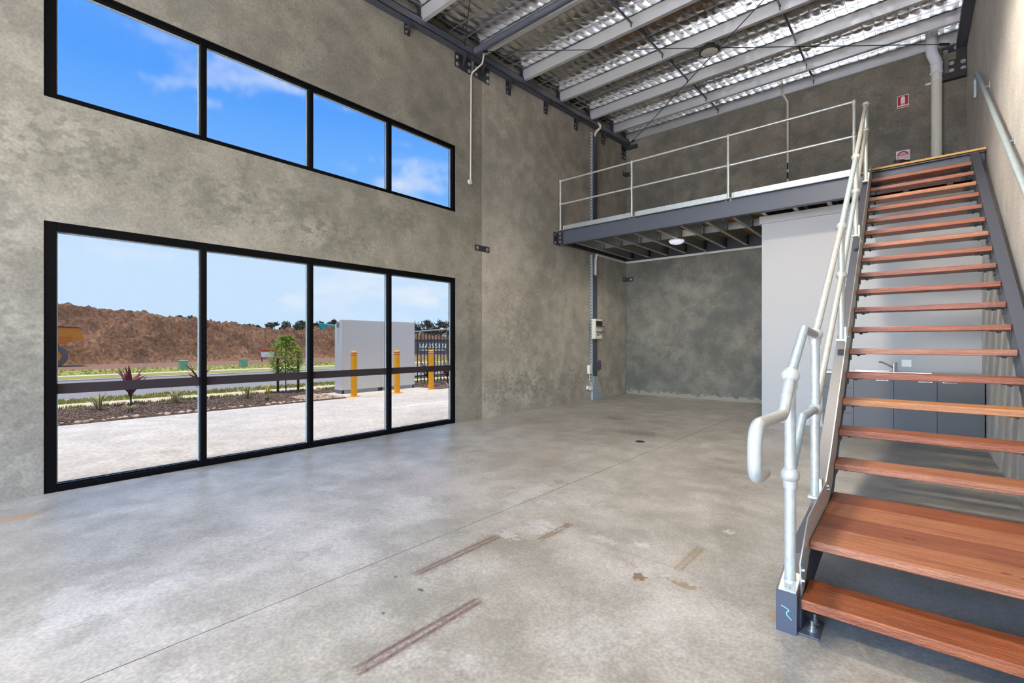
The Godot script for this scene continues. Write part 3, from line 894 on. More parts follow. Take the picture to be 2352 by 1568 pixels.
func services() -> void:
	# pendant high-bay lamp (switched off in daylight)
	var o := thing("high_bay_or_fill_light", "round black-rimmed high-bay lamp hanging under the purlins", "lamp", P(-2.69, 6.35, 8.30))
	var b := MB.new()
	b.lathe([[0.0, -0.03], [0.13, -0.03], [0.155, -0.035], [0.165, -0.02], [0.165, 0.0], [0.10, 0.04], [0.09, 0.08], [0.0, 0.08]], Transform3D.IDENTITY, 32)
	part(b, "housing", M.rubber, o)
	b = MB.new()
	b.lathe([[0.138, -0.036], [0.07, -0.041], [0.0, -0.043]], Transform3D.IDENTITY, 32)
	part(b, "lens", mat(rgb(196, 188, 178), 0.25), o)
	b = MB.new()
	b.lathe([[0.05, -0.044], [0.03, -0.047], [0.0, -0.048]], Transform3D.IDENTITY, 20)
	part(b, "lens_centre", mat(rgb(180, 186, 200), 0.2), o)
	b = MB.new()
	b.tube([Vector3(0, 0.08, 0), Vector3(0, 0.15, 0)], 0.008, 8)
	b.tube(fillet([Vector3(-0.03, 0.08, 0), Vector3(-0.03, 0.13, 0), Vector3(0.03, 0.13, 0), Vector3(0.03, 0.08, 0)], 0.02), 0.006, 8)
	part(b, "hanger", M.zinc, o)
	# conduit and outlet disc on the window wall
	o = thing("conduit", "cream conduit with offset bends ending in a round box beside the upper window", "conduit")
	b = MB.new()
	b.tube(fillet([P(XL + 0.025, 4.17, 5.715), P(XL + 0.025, 6.02, 5.73), P(XL + 0.17, 6.2, 5.86), P(XL + 0.2, 6.42, 5.88)], 0.12, 8), 0.0135, 12)
	part(b, "pipe", M.conduit, o)
	b = MB.new()
	var tw := Transform3D(Basis(Vector3.FORWARD, Vector3.RIGHT, Vector3.DOWN), P(XL, 4.14, 5.712))
	b.lathe([[0.042, 0.0], [0.042, 0.026], [0.038, 0.032], [0.0, 0.032]], tw, 24)
	part(b, "junction_box", M.cream, o)
	# conduit on the back wall
	o = thing("conduit", "grey beige conduit dropping down the back wall behind the balustrade", "conduit")
	b = MB.new()
	b.tube(fillet([P(-2.20, 7.0, DB - 0.10), P(-2.19, 6.70, DB - 0.10), P(-2.092, 6.50, DB - 0.025), P(-2.092, 3.82, DB - 0.025)], 0.1, 6), 0.022, 12)
	part(b, "pipe", M.conduit, o)
	for y in [4.92, 5.12]:
		b = MB.new()
		b.box(P(-2.108, y - 0.07, DB - 0.05), P(-2.076, y + 0.07, DB - 0.044))
		part(b, "clip", M.rubber, o)
	# downpipe
	o = thing("downpipe", "thick cream plastic downpipe with white elbows in the right rear corner", "pipe")
	b = MB.new()
	b.tube([P(0.268, 6.20, DB - 0.12), P(0.268, 3.81, DB - 0.12)], 0.077, 28)
	part(b, "pipe", M.pvc, o)
	b = MB.new()
	b.tube(fillet([P(0.20, 6.95, DB - 0.13), P(0.20, 6.58, DB - 0.13), P(0.268, 6.38, DB - 0.12), P(0.268, 6.17, DB - 0.12)], 0.25, 8), 0.084, 28)
	part(b, "elbow", M.pvc_white, o)
	for y in [6.33, 6.18]:
		b = MB.new()
		b.lathe([[0.084, 0.0], [0.092, 0.006], [0.092, 0.03], [0.084, 0.036]], Transform3D(Basis.IDENTITY, P(0.266, y, DB - 0.12)), 28)
		part(b, "socket_ring", M.pvc_white, o)
	b = MB.new()
	b.box(P(0.12, 6.05, DB - 0.05), P(0.19, 6.08, DB - 0.01))
	b.lathe([[0.079, 0.0], [0.081, 0.0], [0.081, 0.02], [0.079, 0.02]], Transform3D(Basis.IDENTITY, P(0.268, 6.05, DB - 0.12)), 24)
	part(b, "wall_clip", M.pvc_white, o)
	# cable duct against the window wall, through the mezzanine
	o = thing("cable_duct", "grey steel cable duct with slotted strut running up the left wall", "duct")
	for r in [[0.55, 2.97], [3.86, 6.30]]:
		b = MB.new()
		b.box(P(XL, r[0], 9.78), P(XL + 0.055, r[1], 9.93), 0.003)
		part(b, "cover", M.steel, o)
	b = MB.new()
	b.prism([Vector2(9.78, 0.55), Vector2(9.93, 0.55), Vector2(10.27, 0.0), Vector2(9.74, 0.0), Vector2(9.74, 0.3)], P(XL, 0, 0), Vector3(0, 0, -1), Vector3.UP, Vector3.RIGHT, 0.055)
	part(b, "flared_foot", M.galv_blue, o)
	for r in [[0.3, 3.44], [3.83, 6.36]]:
		b = MB.new()
		b.box(P(XL, r[0], 9.715), P(XL + 0.042, r[1], 9.757), 0.003)
		var st := part(b, "strut", M.galv_blue, o)
		b = MB.new()
		var y: float = r[0] + 0.05
		while y < r[1] - 0.04:
			b.box(P(XL + 0.014, y, 9.712), P(XL + 0.028, y + 0.03, 9.716))
			y += 0.075
		var sl := part(b, "slots", M.rubber, st)
		sl.set_meta("kind", "stuff")
	b = MB.new()
	b.tube(fillet([P(XL + 0.03, 2.95, 9.86), P(XL + 0.03, 3.36, 9.87), P(XL + 0.04, 3.47, 9.9)], 0.05), 0.012, 8)
	b.tube(fillet([P(XL + 0.05, 2.95, 9.88), P(XL + 0.05, 3.33, 9.89), P(XL + 0.05, 3.47, 9.93)], 0.05), 0.01, 8)
	part(b, "cables", M.white_plastic, o)
	b = MB.new()
	b.tube(fillet([P(XL + 0.04, 6.28, 9.82), P(XL + 0.06, 6.40, 9.86), P(XL + 0.17, 6.52, 9.93), P(XL + 0.10, 6.62, 9.8)], 0.09), 0.03, 12)
	part(b, "flexible_hose", M.conduit, o)
	# switchboard
	o = thing("switchboard", "cream switchboard box with dark breaker window on the cable duct", "switchboard", P(XL + 0.056, 1.44, 9.66))
	b = MB.new()
	b.box(Vector3(0, 0, 0), Vector3(0.11, 0.475, -0.32), 0.006)
	part(b, "case", M.cream, o)
	b = MB.new()
	b.box(Vector3(0.11, 0.31, -0.02), Vector3(0.122, 0.43, -0.30), 0.004)
	part(b, "breaker_window", mat(rgb(52, 40, 36), 0.25), o)
	for y in [0.165, 0.295]:
		b = MB.new()
		b.box(Vector3(0.11, y, -0.02), Vector3(0.2, y + 0.012, -0.3), 0.002)
		part(b, "hinged_flap", mat(rgb(74, 60, 52), 0.4), o)
	b = MB.new()
	b.box(Vector3(0.108, 0.19, -0.06), Vector3(0.114, 0.27, -0.28), 0.003)
	b.box(Vector3(0.108, 0.03, -0.06), Vector3(0.114, 0.14, -0.28), 0.003)
	part(b, "outlet_plate", M.white_plastic, o)
	b = MB.new()
	b.tube([Vector3(0.113, 0.09, -0.1), Vector3(0.13, 0.09, -0.1)], 0.016, 12)
	part(b, "switch_knob", M.rubber, o)
	# outlets at the foot
	o = thing("wall_outlet", "tall white outlet box beside the duct foot", "outlet", P(XL, 0.62, 9.56))
	b = MB.new()
	b.box(Vector3(0, 0, 0), Vector3(0.06, 0.2, -0.12), 0.006)
	part(b, "box", M.white_plastic, o)
	b = MB.new()
	b.box(Vector3(0.06, 0.14, -0.04), Vector3(0.066, 0.17, -0.08), 0.001)
	part(b, "rocker", M.cream, o)
	o = thing("wall_outlet", "low white outlet box with a grey flex near the floor", "outlet", P(XL, 0.26, 9.52))
	b = MB.new()
	b.box(Vector3(0, 0, 0), Vector3(0.05, 0.075, -0.11), 0.005)
	b.box(Vector3(0.02, -0.03, -0.09), Vector3(0.06, 0.05, -0.2), 0.005)
	part(b, "box", M.white_plastic, o)
	b = MB.new()
	b.tube(fillet([Vector3(0.03, 0.37, -0.1), Vector3(0.03, 0.2, -0.1), Vector3(0.05, 0.12, -0.16), Vector3(0.05, 0.04, -0.17)], 0.05), 0.009, 8)
	part(b, "flex", M.conduit, o)
	b = MB.new()
	b.box(P(XL, 0.70, 10.05), P(XL + 0.05, 0.92, 10.12), 0.01)
	solo(b, "isolator_box", M.steel, "small grey isolator box right of the cable duct", "box")
	# signs on the back wall
	o = thing("safety_sign", "red sign with white fire extinguisher symbol high on back wall", "sign", P(-0.2, 5.885, DB))
	b = MB.new()
	b.box(Vector3(-0.084, -0.116, 0.002), Vector3(0.084, 0.116, 0.005))
	part(b, "plate", M.sign_white, o)
	b = MB.new()
	b.box(Vector3(-0.074, -0.065, 0.005), Vector3(0.074, 0.106, 0.0065))
	b.box(Vector3(-0.074, -0.106, 0.005), Vector3(0.074, -0.088, 0.0065))
	part(b, "red_field", M.red, o)
	b = MB.new()
	var pg := []
	for q in [[-0.032, -0.028], [-0.024, -0.04], [0.024, -0.04], [0.032, -0.028], [0.032, 0.06], [0.026, 0.082], [0.012, 0.094], [-0.012, 0.094], [-0.026, 0.082], [-0.032, 0.06]]: pg.append(Vector2(q[0], q[1]))
	b.prism(pg, Vector3(0, 0, 0.0065), Vector3.RIGHT, Vector3.UP, Vector3(0, 0, 1), 0.001)
	b.box(Vector3(-0.03, -0.056, 0.0065), Vector3(0.03, -0.05, 0.0075))
	part(b, "symbol", M.sign_white, o)
	o = thing("safety_sign", "white square sign with red disc just above the stair head", "sign", P(-0.2, 4.87, DB))
	b = MB.new()
	b.box(Vector3(-0.1, -0.095, 0.002), Vector3(0.1, 0.095, 0.005))
	part(b, "plate", M.sign_white, o)
	b = MB.new()
	var top := []
	for k in 25:
		var a := PI * k / 24.0
		top.append(Vector2(cos(a) * 0.082, sin(a) * 0.078 + 0.004))
	b.prism(top, Vector3(0, 0, 0.005), Vector3.RIGHT, Vector3.UP, Vector3(0, 0, 1), 0.001)
	for k in 24:
		var a := PI + PI * k / 24.0
		var e := PI + PI * (k + 1) / 24.0
		b.quad(Vector3(cos(a) * 0.082, sin(a) * 0.078, 0.006), Vector3(cos(e) * 0.082, sin(e) * 0.078, 0.006), Vector3(cos(e) * 0.074, sin(e) * 0.070, 0.006), Vector3(cos(a) * 0.074, sin(a) * 0.070, 0.006), Vector3(0, 0, 1))
	part(b, "red_disc", M.red, o)
	b = MB.new()
	for r in [[0.05, 0.03], [0.036, 0.048], [0.022, 0.054]]:
		b.box(Vector3(-r[1], r[0] - 0.004, 0.006), Vector3(r[1], r[0] + 0.004, 0.007))
	part(b, "white_lines", M.sign_white, o)
	b = MB.new()
	for r in [[-0.014, 0.054], [-0.028, 0.05], [-0.042, 0.04]]:
		b.box(Vector3(-r[1], r[0] - 0.002, 0.005), Vector3(r[1], r[0] + 0.002, 0.006))
	part(b, "red_lines", M.red, o)
	# extinguisher on the mezzanine, mostly below the deck edge
	o = thing("fire_extinguisher", "red fire extinguisher top showing over the deck edge below signs", "extinguisher", P(-0.2, 4.22, DB - 0.1))
	b = MB.new()
	b.lathe([[0.0, 0.0], [0.07, 0.0], [0.078, 0.012], [0.078, 0.38], [0.066, 0.43], [0.034, 0.462], [0.022, 0.475], [0.022, 0.50], [0.0, 0.50]], Transform3D.IDENTITY, 24)
	part(b, "cylinder", M.red, o)
	b = MB.new()
	b.bar(Vector3(-0.02, 0.515, 0), Vector3(-0.14, 0.53, 0.02), 0.022, 0.012)
	b.bar(Vector3(-0.02, 0.535, 0), Vector3(-0.12, 0.56, 0.02), 0.022, 0.01)
	b.box(Vector3(-0.025, 0.495, -0.02), Vector3(0.025, 0.54, 0.02), 0.004)
	part(b, "valve_handle", M.rubber, o)
	b = MB.new()
	b.tube(fillet([Vector3(0.025, 0.52, 0), Vector3(0.10, 0.5, 0.02), Vector3(0.105, 0.2, 0.03)], 0.06), 0.011, 8)
	part(b, "hose", M.rubber, o)
	# floor waste
	o = thing("floor_drain", "small dark round floor drain in the concrete slab", "drain", P(-2.867, 0.001, 6.013))
	b = MB.new()
	b.lathe([[0.062, -0.001], [0.062, 0.004], [0.05, 0.004]], Transform3D.IDENTITY, 24)
	part(b, "ring", M.steel_dark, o)
	b = MB.new()
	b.lathe([[0.05, 0.002], [0.0, 0.002]], Transform3D.IDENTITY, 24)
	part(b, "grate", M.rubber, o)

# ------------------------------------------------------------------ mezzanine
func mezzanine() -> void:
	var o := thing("mezzanine", "steel and timber mezzanine floor across the back of the unit", "mezzanine")
	var b := MB.new()
	# universal beam
	for r in [[3.465, 3.478, 8.36, 8.48], [3.757, 3.77, 8.36, 8.48], [3.478, 3.757, 8.412, 8.424]]:
		b.box(P(XL + 0.05, r[0], r[2]), P(XR - 0.02, r[1], r[3]), 0.002)
	part(b, "front_beam", M.steel, o)
	b = MB.new()
	b.box(P(XL, 3.455, 8.20), P(XL + 0.012, 3.72, 8.44), 0.002)
	b.box(P(XL + 0.012, 3.48, 8.35), P(XL + 0.11, 3.755, 8.362), 0.002)
	var ep := part(b, "end_plate", M.steel_dark, o)
	for y in [3.52, 3.61, 3.70]:
		bolt_on(ep, P(XL + 0.07, y, 8.35), Vector3(0, 0, 1), 0.014)
	for y in [3.50, 3.67]:
		bolt_on(ep, P(XL + 0.012, y, 8.25), Vector3.RIGHT, 0.016)
	# joists
	var jb := MB.new()
	var jp := []
	for q in [[0.0, 0.0], [0.06, 0.0], [0.06, 0.018], [0.056, 0.018], [0.056, 0.004], [0.004, 0.004], [0.004, 0.231], [0.056, 0.231], [0.056, 0.217], [0.06, 0.217], [0.06, 0.235], [0.0, 0.235]]: jp.append(Vector2(q[0], q[1]))
	jb.prism(jp, Vector3.ZERO, Vector3.RIGHT, Vector3.UP, Vector3(0, 0, -1), 2.92)
	var jm := jb.mesh()
	var xs := []
	var x := XL + 0.20
	while x < XR - 0.05:
		xs.append(x)
		put(jm, "joist", M.galv, o, P(x, 3.532, 8.49))
		x += 0.462
	for k in xs.size() - 1:
		b = MB.new()
		b.box(P(xs[k] + 0.062, 3.60, 9.93), P(xs[k + 1] - 0.002, 3.74, 9.97), 0.002)
		part(b, "blocking", M.galv if k != 4 else M.cream, o)
		b = MB.new()
		b.box(P(xs[k] + 0.004, 3.59, 9.90), P(xs[k] + 0.05, 3.75, 9.905))
		part(b, "cleat", M.galv, o)
	# ledger channels at the walls
	for r in [[P(XL + 0.012, 3.50, 11.42), P(XR, 3.767, 11.49)], [P(XL, 3.50, 8.49), P(XL + 0.07, 3.767, 11.42)]]:
		b = MB.new()
		b.box(r[0], r[1], 0.003)
		part(b, "ledger", M.steel_dark, o)
	for xx in xs:
		b = MB.new()
		b.box(P(xx + 0.062, 3.55, 11.32), P(xx + 0.074, 3.74, 11.42))
		part(b, "ledger_cleat", M.rubber, o)
	# particleboard deck sheets
	var d0 := 8.445
	for r in [[XL + 0.02, -4.2], [-4.197, -2.4], [-2.397, -0.6], [-0.597, XR - 0.005]]:
		for s in [[d0, 9.95], [9.953, 11.48]]:
			b = MB.new()
			b.box(P(r[0], 3.787, s[0]), P(r[1], 3.812, s[1]))
			part(b, "deck_sheet", M.particle, o)
	b = MB.new()
	b.box(P(-0.52, 3.79, 8.375), P(XR - 0.01, 3.815, 8.444))
	part(b, "deck_edge", M.plyedge, o)
	b = MB.new()
	b.box(P(XL + 0.06, 3.772, 8.44), P(XR - 0.02, 3.786, 8.47))
	part(b, "packer", M.rubber, o)
	# white duct along the walls under the ledger
	var t := thing("cable_trunking", "white plastic trunking along the walls just under mezzanine", "trunking")
	b = MB.new()
	b.box(P(XL + 0.02, 3.452, 11.44), P(-2.05, 3.50, 11.495), 0.004)
	part(b, "long_run", M.white_plastic, t)
	b = MB.new()
	b.box(P(XL + 0.002, 3.452, 9.95), P(XL + 0.05, 3.50, 11.44), 0.004)
	part(b, "short_run", M.white_plastic, t)
	b = MB.new()
	b.tube([P(-3.79, 3.44, 11.42), P(-3.79, 3.53, 11.42)], 0.012, 8)
	part(b, "drop_pipe", M.white_plastic, t)
	# oyster lamp
	var l := thing("oyster_light", "white round oyster lamp under the mezzanine joists", "lamp", P(-3.87, 3.532, 9.86))
	b = MB.new()
	b.lathe([[0.0, -0.02], [0.155, -0.02], [0.165, -0.012], [0.165, 0.0], [0.0, 0.0]], Transform3D.IDENTITY, 32)
	part(b, "base", M.white_plastic, l)
	b = MB.new()
	var pr := []
	for k in 9:
		var a := PI / 2 * k / 8.0
		pr.append([0.155 * sin(a), -0.02 - 0.075 * cos(a)])
	pr.reverse()
	b.lathe(pr, Transform3D.IDENTITY, 32)
	var glow := mat(rgb(238, 238, 240), 0.3)
	glow.emission_enabled = true
	glow.emission = Color(0.93, 0.93, 1.0)
	glow.emission_energy_multiplier = 0.5
	part(b, "diffuser", glow, l)
	var om := SpotLight3D.new()
	om.name = "lamp_light"
	l.add_child(om)
	om.position = Vector3(0, -0.12, 0)
	om.rotation.x = -PI / 2
	om.spot_angle = 84.0
	om.spot_angle_attenuation = 0.5
	om.spot_range = 25.0
	om.spot_attenuation = 2.0
	om.light_energy = 2.2
	om.light_color = Color(1.0, 0.97, 0.93)
	om.light_size = 0.14
	om.shadow_enabled = true

func balustrade() -> void:
	var o := thing("balustrade", "galvanised two-rail balustrade along the mezzanine edge", "balustrade")
	var d := 8.385
	var posts := [-5.835, -4.168, -2.41, -0.69]
	for x in posts:
		var b := MB.new()
		b.tube([P(x, 3.775, d), P(x, 4.83, d)], 0.021, 14)
		var p := part(b, "post", M.galv_tube, o)
		b = MB.new()
		b.box(P(x - 0.055, 3.771, d - 0.035), P(x + 0.055, 3.781, d + 0.035), 0.002)
		b.box(P(x + 0.05, 3.775, d + 0.02), P(x + 0.07, 3.87, d + 0.06), 0.002)
		for s in [-0.04, 0.04]:
			b.bolt(P(x + s, 3.757, d + 0.0), Vector3.DOWN, 0.009, 0.02)
		part(b, "foot", M.galv_tube, p)
		for y in [4.335, 4.835]:
			b = MB.new()
			b.ball(P(x, y, d), Vector3(0.032, 0.036, 0.032))
			b.tube([P(x, y - 0.05, d), P(x, y + (0.05 if y < 4.5 else 0.0), d)], 0.026, 14)
			part(b, "ball_joint", M.galv_tube, p)
	for k in 3:
		for y in [4.335, 4.835]:
			var b := MB.new()
			b.tube([P(posts[k], y, d), P(posts[k + 1], y, d)], 0.0175, 14, false)
			part(b, "rail", M.galv_tube, o)
		var b := MB.new()
		b.box(P(posts[k] + 0.07, 3.773, d + 0.045), P(posts[k + 1] - 0.03, 3.880, d + 0.051), 0.001)
		part(b, "toe_board", M.galv, o)

# ------------------------------------------------------------------ stair
func tread_y(i: int) -> float:
	return -0.0404 + 0.1914 * i

func tread_d(i: int) -> float:
	return 0.0 if i == 1 else 0.267 if i == 2 else 1.319 + 0.2654 * (i - 3)

func S(x: float, y: float, d: float) -> Vector3:
	return Vector3(x, y, -d)

func bolt_on(to: Node3D, c: Vector3, dir: Vector3, r := 0.014, h := 0.012) -> void:
	var b := MB.new()
	b.bolt(c, dir, r, h)
	part(b, "bolt", M.zinc, to)

func stair() -> void:
	var at := P(-0.42, 0.0, 2.545)
	var turn := 0.0113
	var o := thing("staircase", "open-riser stair with red hardwood treads and grey steel stringers", "stair", at)
	o.rotation.y = turn
	var sl := 0.7212
	var nose := func(d: float) -> float: return 0.448 + sl * (d - 1.2)
	var E := Vector3(0, 0, -1)
	# left stringer with its toe
	var top_d := 5.79
	var prof := [Vector2(-0.05, 0.0), Vector2(-0.05, 0.19), Vector2(0.0, 0.20), Vector2(0.25, 0.27), Vector2(0.95, 0.315), Vector2(0.985, 0.325), Vector2(top_d, nose.call(top_d) + 0.03), Vector2(top_d, nose.call(top_d) - 0.25), Vector2(1.07, 0.10), Vector2(0.25, 0.05), Vector2(0.12, 0.0)]
	var b := MB.new()
	b.prism(prof, S(-0.085, 0, 0), E, Vector3.UP, Vector3.RIGHT, 0.085)
	part(b, "stringer", M.steel, o)
	b = MB.new()
	b.prism([Vector2(-0.03, 0.0), Vector2(-0.03, 0.2), Vector2(0.25, 0.3), Vector2(1.01, 0.33), Vector2(5.79, nose.call(5.79)), Vector2(5.79, nose.call(5.79) - 0.26), Vector2(1.07, 0.10), Vector2(0.12, 0.0)], S(1.0, 0, 0), E, Vector3.UP, Vector3.RIGHT, 0.08)
	part(b, "stringer", M.steel, o)
	# galvanised toe plate inside the left stringer
	b = MB.new()
	b.prism([Vector2(0.055, 0.14), Vector2(0.018, 0.31), Vector2(0.24, 0.463), Vector2(0.93, 0.49), Vector2(1.2, 0.655), Vector2(5.75, 3.93), Vector2(5.79, 3.85), Vector2(5.79, 3.70), Vector2(1.25, 0.42), Vector2(0.95, 0.29), Vector2(0.28, 0.27), Vector2(0.10, 0.14)], S(0.0, 0, 0), E, Vector3.UP, Vector3.RIGHT, 0.006)
	var tp := part(b, "toe_plate", M.galv_tube, o)
	for q in [[0.05, 0.27], [0.05, 0.22], [0.95, 0.46], [0.99, 0.43], [2.28, 1.40], [3.73, 2.44]]:
		bolt_on(tp, S(0.006, q[1], q[0]), Vector3.RIGHT, 0.009)
	# base plate
	b = MB.new()
	b.box(S(0.0, 0.0, -0.03), S(0.085, 0.01, 0.145), 0.002)
	b.box(S(0.0, 0.0, 0.02), S(0.008, 0.14, 0.12))
	var bp := part(b, "base_plate", M.steel, o)
	for d in [0.03, 0.105]:
		b = MB.new()
		b.bolt(S(0.05, 0.01, d), Vector3.UP, 0.015, 0.02)
		b.tube([S(0.05, 0.02, d), S(0.05, 0.055, d)], 0.008, 10)
		part(b, "anchor_bolt", M.zinc, bp)
	# chalk squiggle on the toe face
	b = MB.new()
	var sq := [S(-0.062, 0.122, -0.0505), S(-0.040, 0.114, -0.0505), S(-0.028, 0.108, -0.0505), S(-0.040, 0.098, -0.0505), S(-0.040, 0.084, -0.0505), S(-0.020, 0.066, -0.0505)]
	b.tube(fillet(sq, 0.006, 3), 0.0022, 6)
	part(b, "chalk_mark", mat(rgb(116, 206, 232), 0.8), o)
	# treads
	var cleat := MB.new()
	cleat.box(S(0.0, -0.052, 0.03), S(0.105, -0.046, 0.20), 0.001)
	cleat.box(S(0.0, -0.10, 0.03), S(0.006, -0.046, 0.20), 0.001)
	cleat.bolt(S(0.06, -0.052, 0.08), Vector3.DOWN, 0.01)
	cleat.bolt(S(0.06, -0.052, 0.16), Vector3.DOWN, 0.01)
	var cm := cleat.mesh()
	var cleat_r := MB.new()
	cleat_r.box(S(-0.105, -0.052, 0.03), S(0.0, -0.046, 0.20), 0.001)
	cleat_r.box(S(-0.006, -0.10, 0.03), S(0.0, -0.046, 0.20), 0.001)
	cleat_r.bolt(S(-0.06, -0.052, 0.08), Vector3.DOWN, 0.01)
	cleat_r.bolt(S(-0.06, -0.052, 0.16), Vector3.DOWN, 0.01)
	var crm := cleat_r.mesh()
	var board := MB.new()
	board.box(S(0.008, -0.045, 0.0), S(0.998, 0.0, 0.236), 0.004)
	var tm := board.mesh()
	var land := MB.new()
	land.box(S(0.008, -0.045, 0.0), S(0.998, 0.0, 0.2565), 0.005)
	var lm := land.mesh()
	var tone := [1, 0, 2, 1, 0, 3, 0, 1, 0, 2, 0, 2, 0, 1, 0, 2, 0, 1, 2, 0]
	for i in range(1, 20):
		if i == 2:
			for k in 4:
				put(lm, "tread", M.wood[[1, 2, 1, 0][k]], o, S(0, tread_y(2), 0.267 + 0.2585 * k))
			continue
		var t := put(lm if i == 1 else tm, "tread", M.wood[tone[i % 20]], o, S(0, tread_y(i), tread_d(i)))
		if i > 2:
			put(cm, "cleat", M.steel_dark if i % 3 else M.steel, t, S(0.006, 0, 0))
			put(crm, "cleat", M.steel_dark, t, S(1.0, 0, 0))
	# dark knots in the landing boards
	b = MB.new()
	for q in [[0.80, 0.39, 0.045, 0.010], [0.72, 0.41, 0.02, 0.006], [0.40, 0.62, 0.03, 0.008]]:
		var ring := []
		for k in 14:
			ring.append(Vector2(q[0] + cos(TAU * k / 14.0) * q[2], q[1] + sin(TAU * k / 14.0) * q[3]))
		b.prism(ring, S(0, tread_y(2) - 0.001, 0), Vector3.RIGHT, E, Vector3.UP, 0.0013)
	part(b, "wood_knots", mat(rgb(74, 42, 30), 0.5), o)
	stair_rail(at, turn)
	wall_rail()

func stair_rail(at: Vector3, turn: float) -> void:
	var o := thing("stair_handrail", "galvanised tube handrail with ball joints beside the open stair", "handrail", at)
	o.rotation.y = turn
	var x := -0.04
	var posts := [[0.035, 0.21, 0.718, 1.194], [0.825, 0.42, 0.946, 1.40], [2.30, 1.376, 1.92, 2.33], [3.75, 2.51, 2.987, 3.36], [5.35, 3.52, 4.20, 4.55]]
	var r := 0.0245
	for k in posts.size():
		var q: Array = posts[k]
		var b := MB.new()
		b.tube([S(x, q[1], q[0]), S(x, q[3], q[0])], r, 18)
		var p := part(b, "post", M.galv_tube, o)
		for y in [q[2], q[3]]:
			b = MB.new()
			b.ball(S(x, y, q[0]), Vector3(0.041, 0.041, 0.041), 20, 12)
			b.lathe([[r + 0.006, -0.062], [r + 0.006, 0.0]], Transform3D(Basis.IDENTITY, S(x, y, q[0])), 18)
			b.lathe([[r, -0.062], [r + 0.006, -0.062]], Transform3D(Basis.IDENTITY, S(x, y, q[0])), 18)
			part(b, "ball_joint", M.galv_tube, p)
		b = MB.new()
		if k == 0:
			b.prism([Vector2(-0.045, 0.187), Vector2(0.09, 0.222), Vector2(0.09, 0.232), Vector2(-0.045, 0.197)], S(-0.075, 0, 0), Vector3(0, 0, -1), Vector3.UP, Vector3.RIGHT, 0.072)
			b.lathe([[r + 0.010, -0.012], [r + 0.002, 0.006]], Transform3D(Basis.IDENTITY, S(x, 0.215, q[0])), 18)
			b.bolt(S(x, 0.196, -0.024), Vector3(0, 1, 0.25), 0.012, 0.014)
		else:
			b.box(S(x - 0.035, q[1] - 0.012, q[0] - 0.035), S(x + 0.035, q[1] + 0.004, q[0] + 0.035), 0.003)
			b.box(S(x + 0.022, q[1] - 0.02, q[0] - 0.02), S(x + 0.038, q[1] + 0.11, q[0] + 0.03), 0.002)
		part(b, "foot", M.galv_tube, p)
	# top rail in pieces: terminal, lower flight, landing, upper flight
	var runs := [
		fillet([S(x, 0.845, 1.985 - 2.545 + 0.05), S(x, 0.845, 1.985 - 2.545 - 0.09), S(x, 1.045, 1.985 - 2.545 - 0.09), S(x, 1.025, 2.41 - 2.545), S(x, 1.194, 0.035)], 0.085, 10),
		fillet([S(x, 1.194, 0.035), S(x, 1.425, 0.43), S(x, 1.40, 0.825)], 0.03, 8),
		[S(x, 1.40, 0.825), S(x, 2.33, 2.30)], [S(x, 2.33, 2.30), S(x, 3.36, 3.75)], [S(x, 3.36, 3.75), S(x, 4.55, 5.35)],
		fillet([S(x, 0.718, 0.035), S(x, 0.955, 0.36), S(x, 0.946, 0.825)], 0.03, 8),
		[S(x, 0.946, 0.825), S(x, 1.92, 2.30)], [S(x, 1.92, 2.30), S(x, 2.987, 3.75)], [S(x, 2.987, 3.75), S(x, 4.20, 5.35)],
		fillet([S(x, 4.55, 5.35), S(x, 4.60, 5.52), S(x, 4.20, 5.52), S(x, 4.20, 5.35)], 0.09, 8)]
	for k in runs.size():
		var b := MB.new()
		b.tube(runs[k], r - 0.002 if k != 0 else r, 18, true)
		part(b, "rail", M.galv_tube if k % 2 == 0 else M.galv_blue, o)

func wall_rail() -> void:
	var o := thing("wall_handrail", "galvanised handrail fixed to the pale stair wall", "handrail")
	var x := 0.595
	var b := MB.new()
	var y := func(d: float) -> float: return 3.32 + 0.675 * (d - 6.30)
	b.tube(fillet([P(x, y.call(2.5), 2.5), P(x, y.call(8.62), 8.62), P(x, y.call(8.62) + 0.02, 8.85), P(x, y.call(8.62) - 0.24, 8.87)], 0.06, 8), 0.02, 16)
	part(b, "rail", M.galv_blue, o)
	for d in [2.9, 4.6, 6.2, 8.1]:
		b = MB.new()
		b.tube(fillet([P(x, y.call(d) - 0.015, d), P(x, y.call(d) - 0.07, d), P(XR, y.call(d) - 0.07, d)], 0.03), 0.008, 10)
		b.box(P(XR - 0.006, y.call(d) - 0.11, d - 0.025), P(XR, y.call(d) - 0.03, d + 0.025), 0.001)
		part(b, "bracket", M.galv_blue, o)

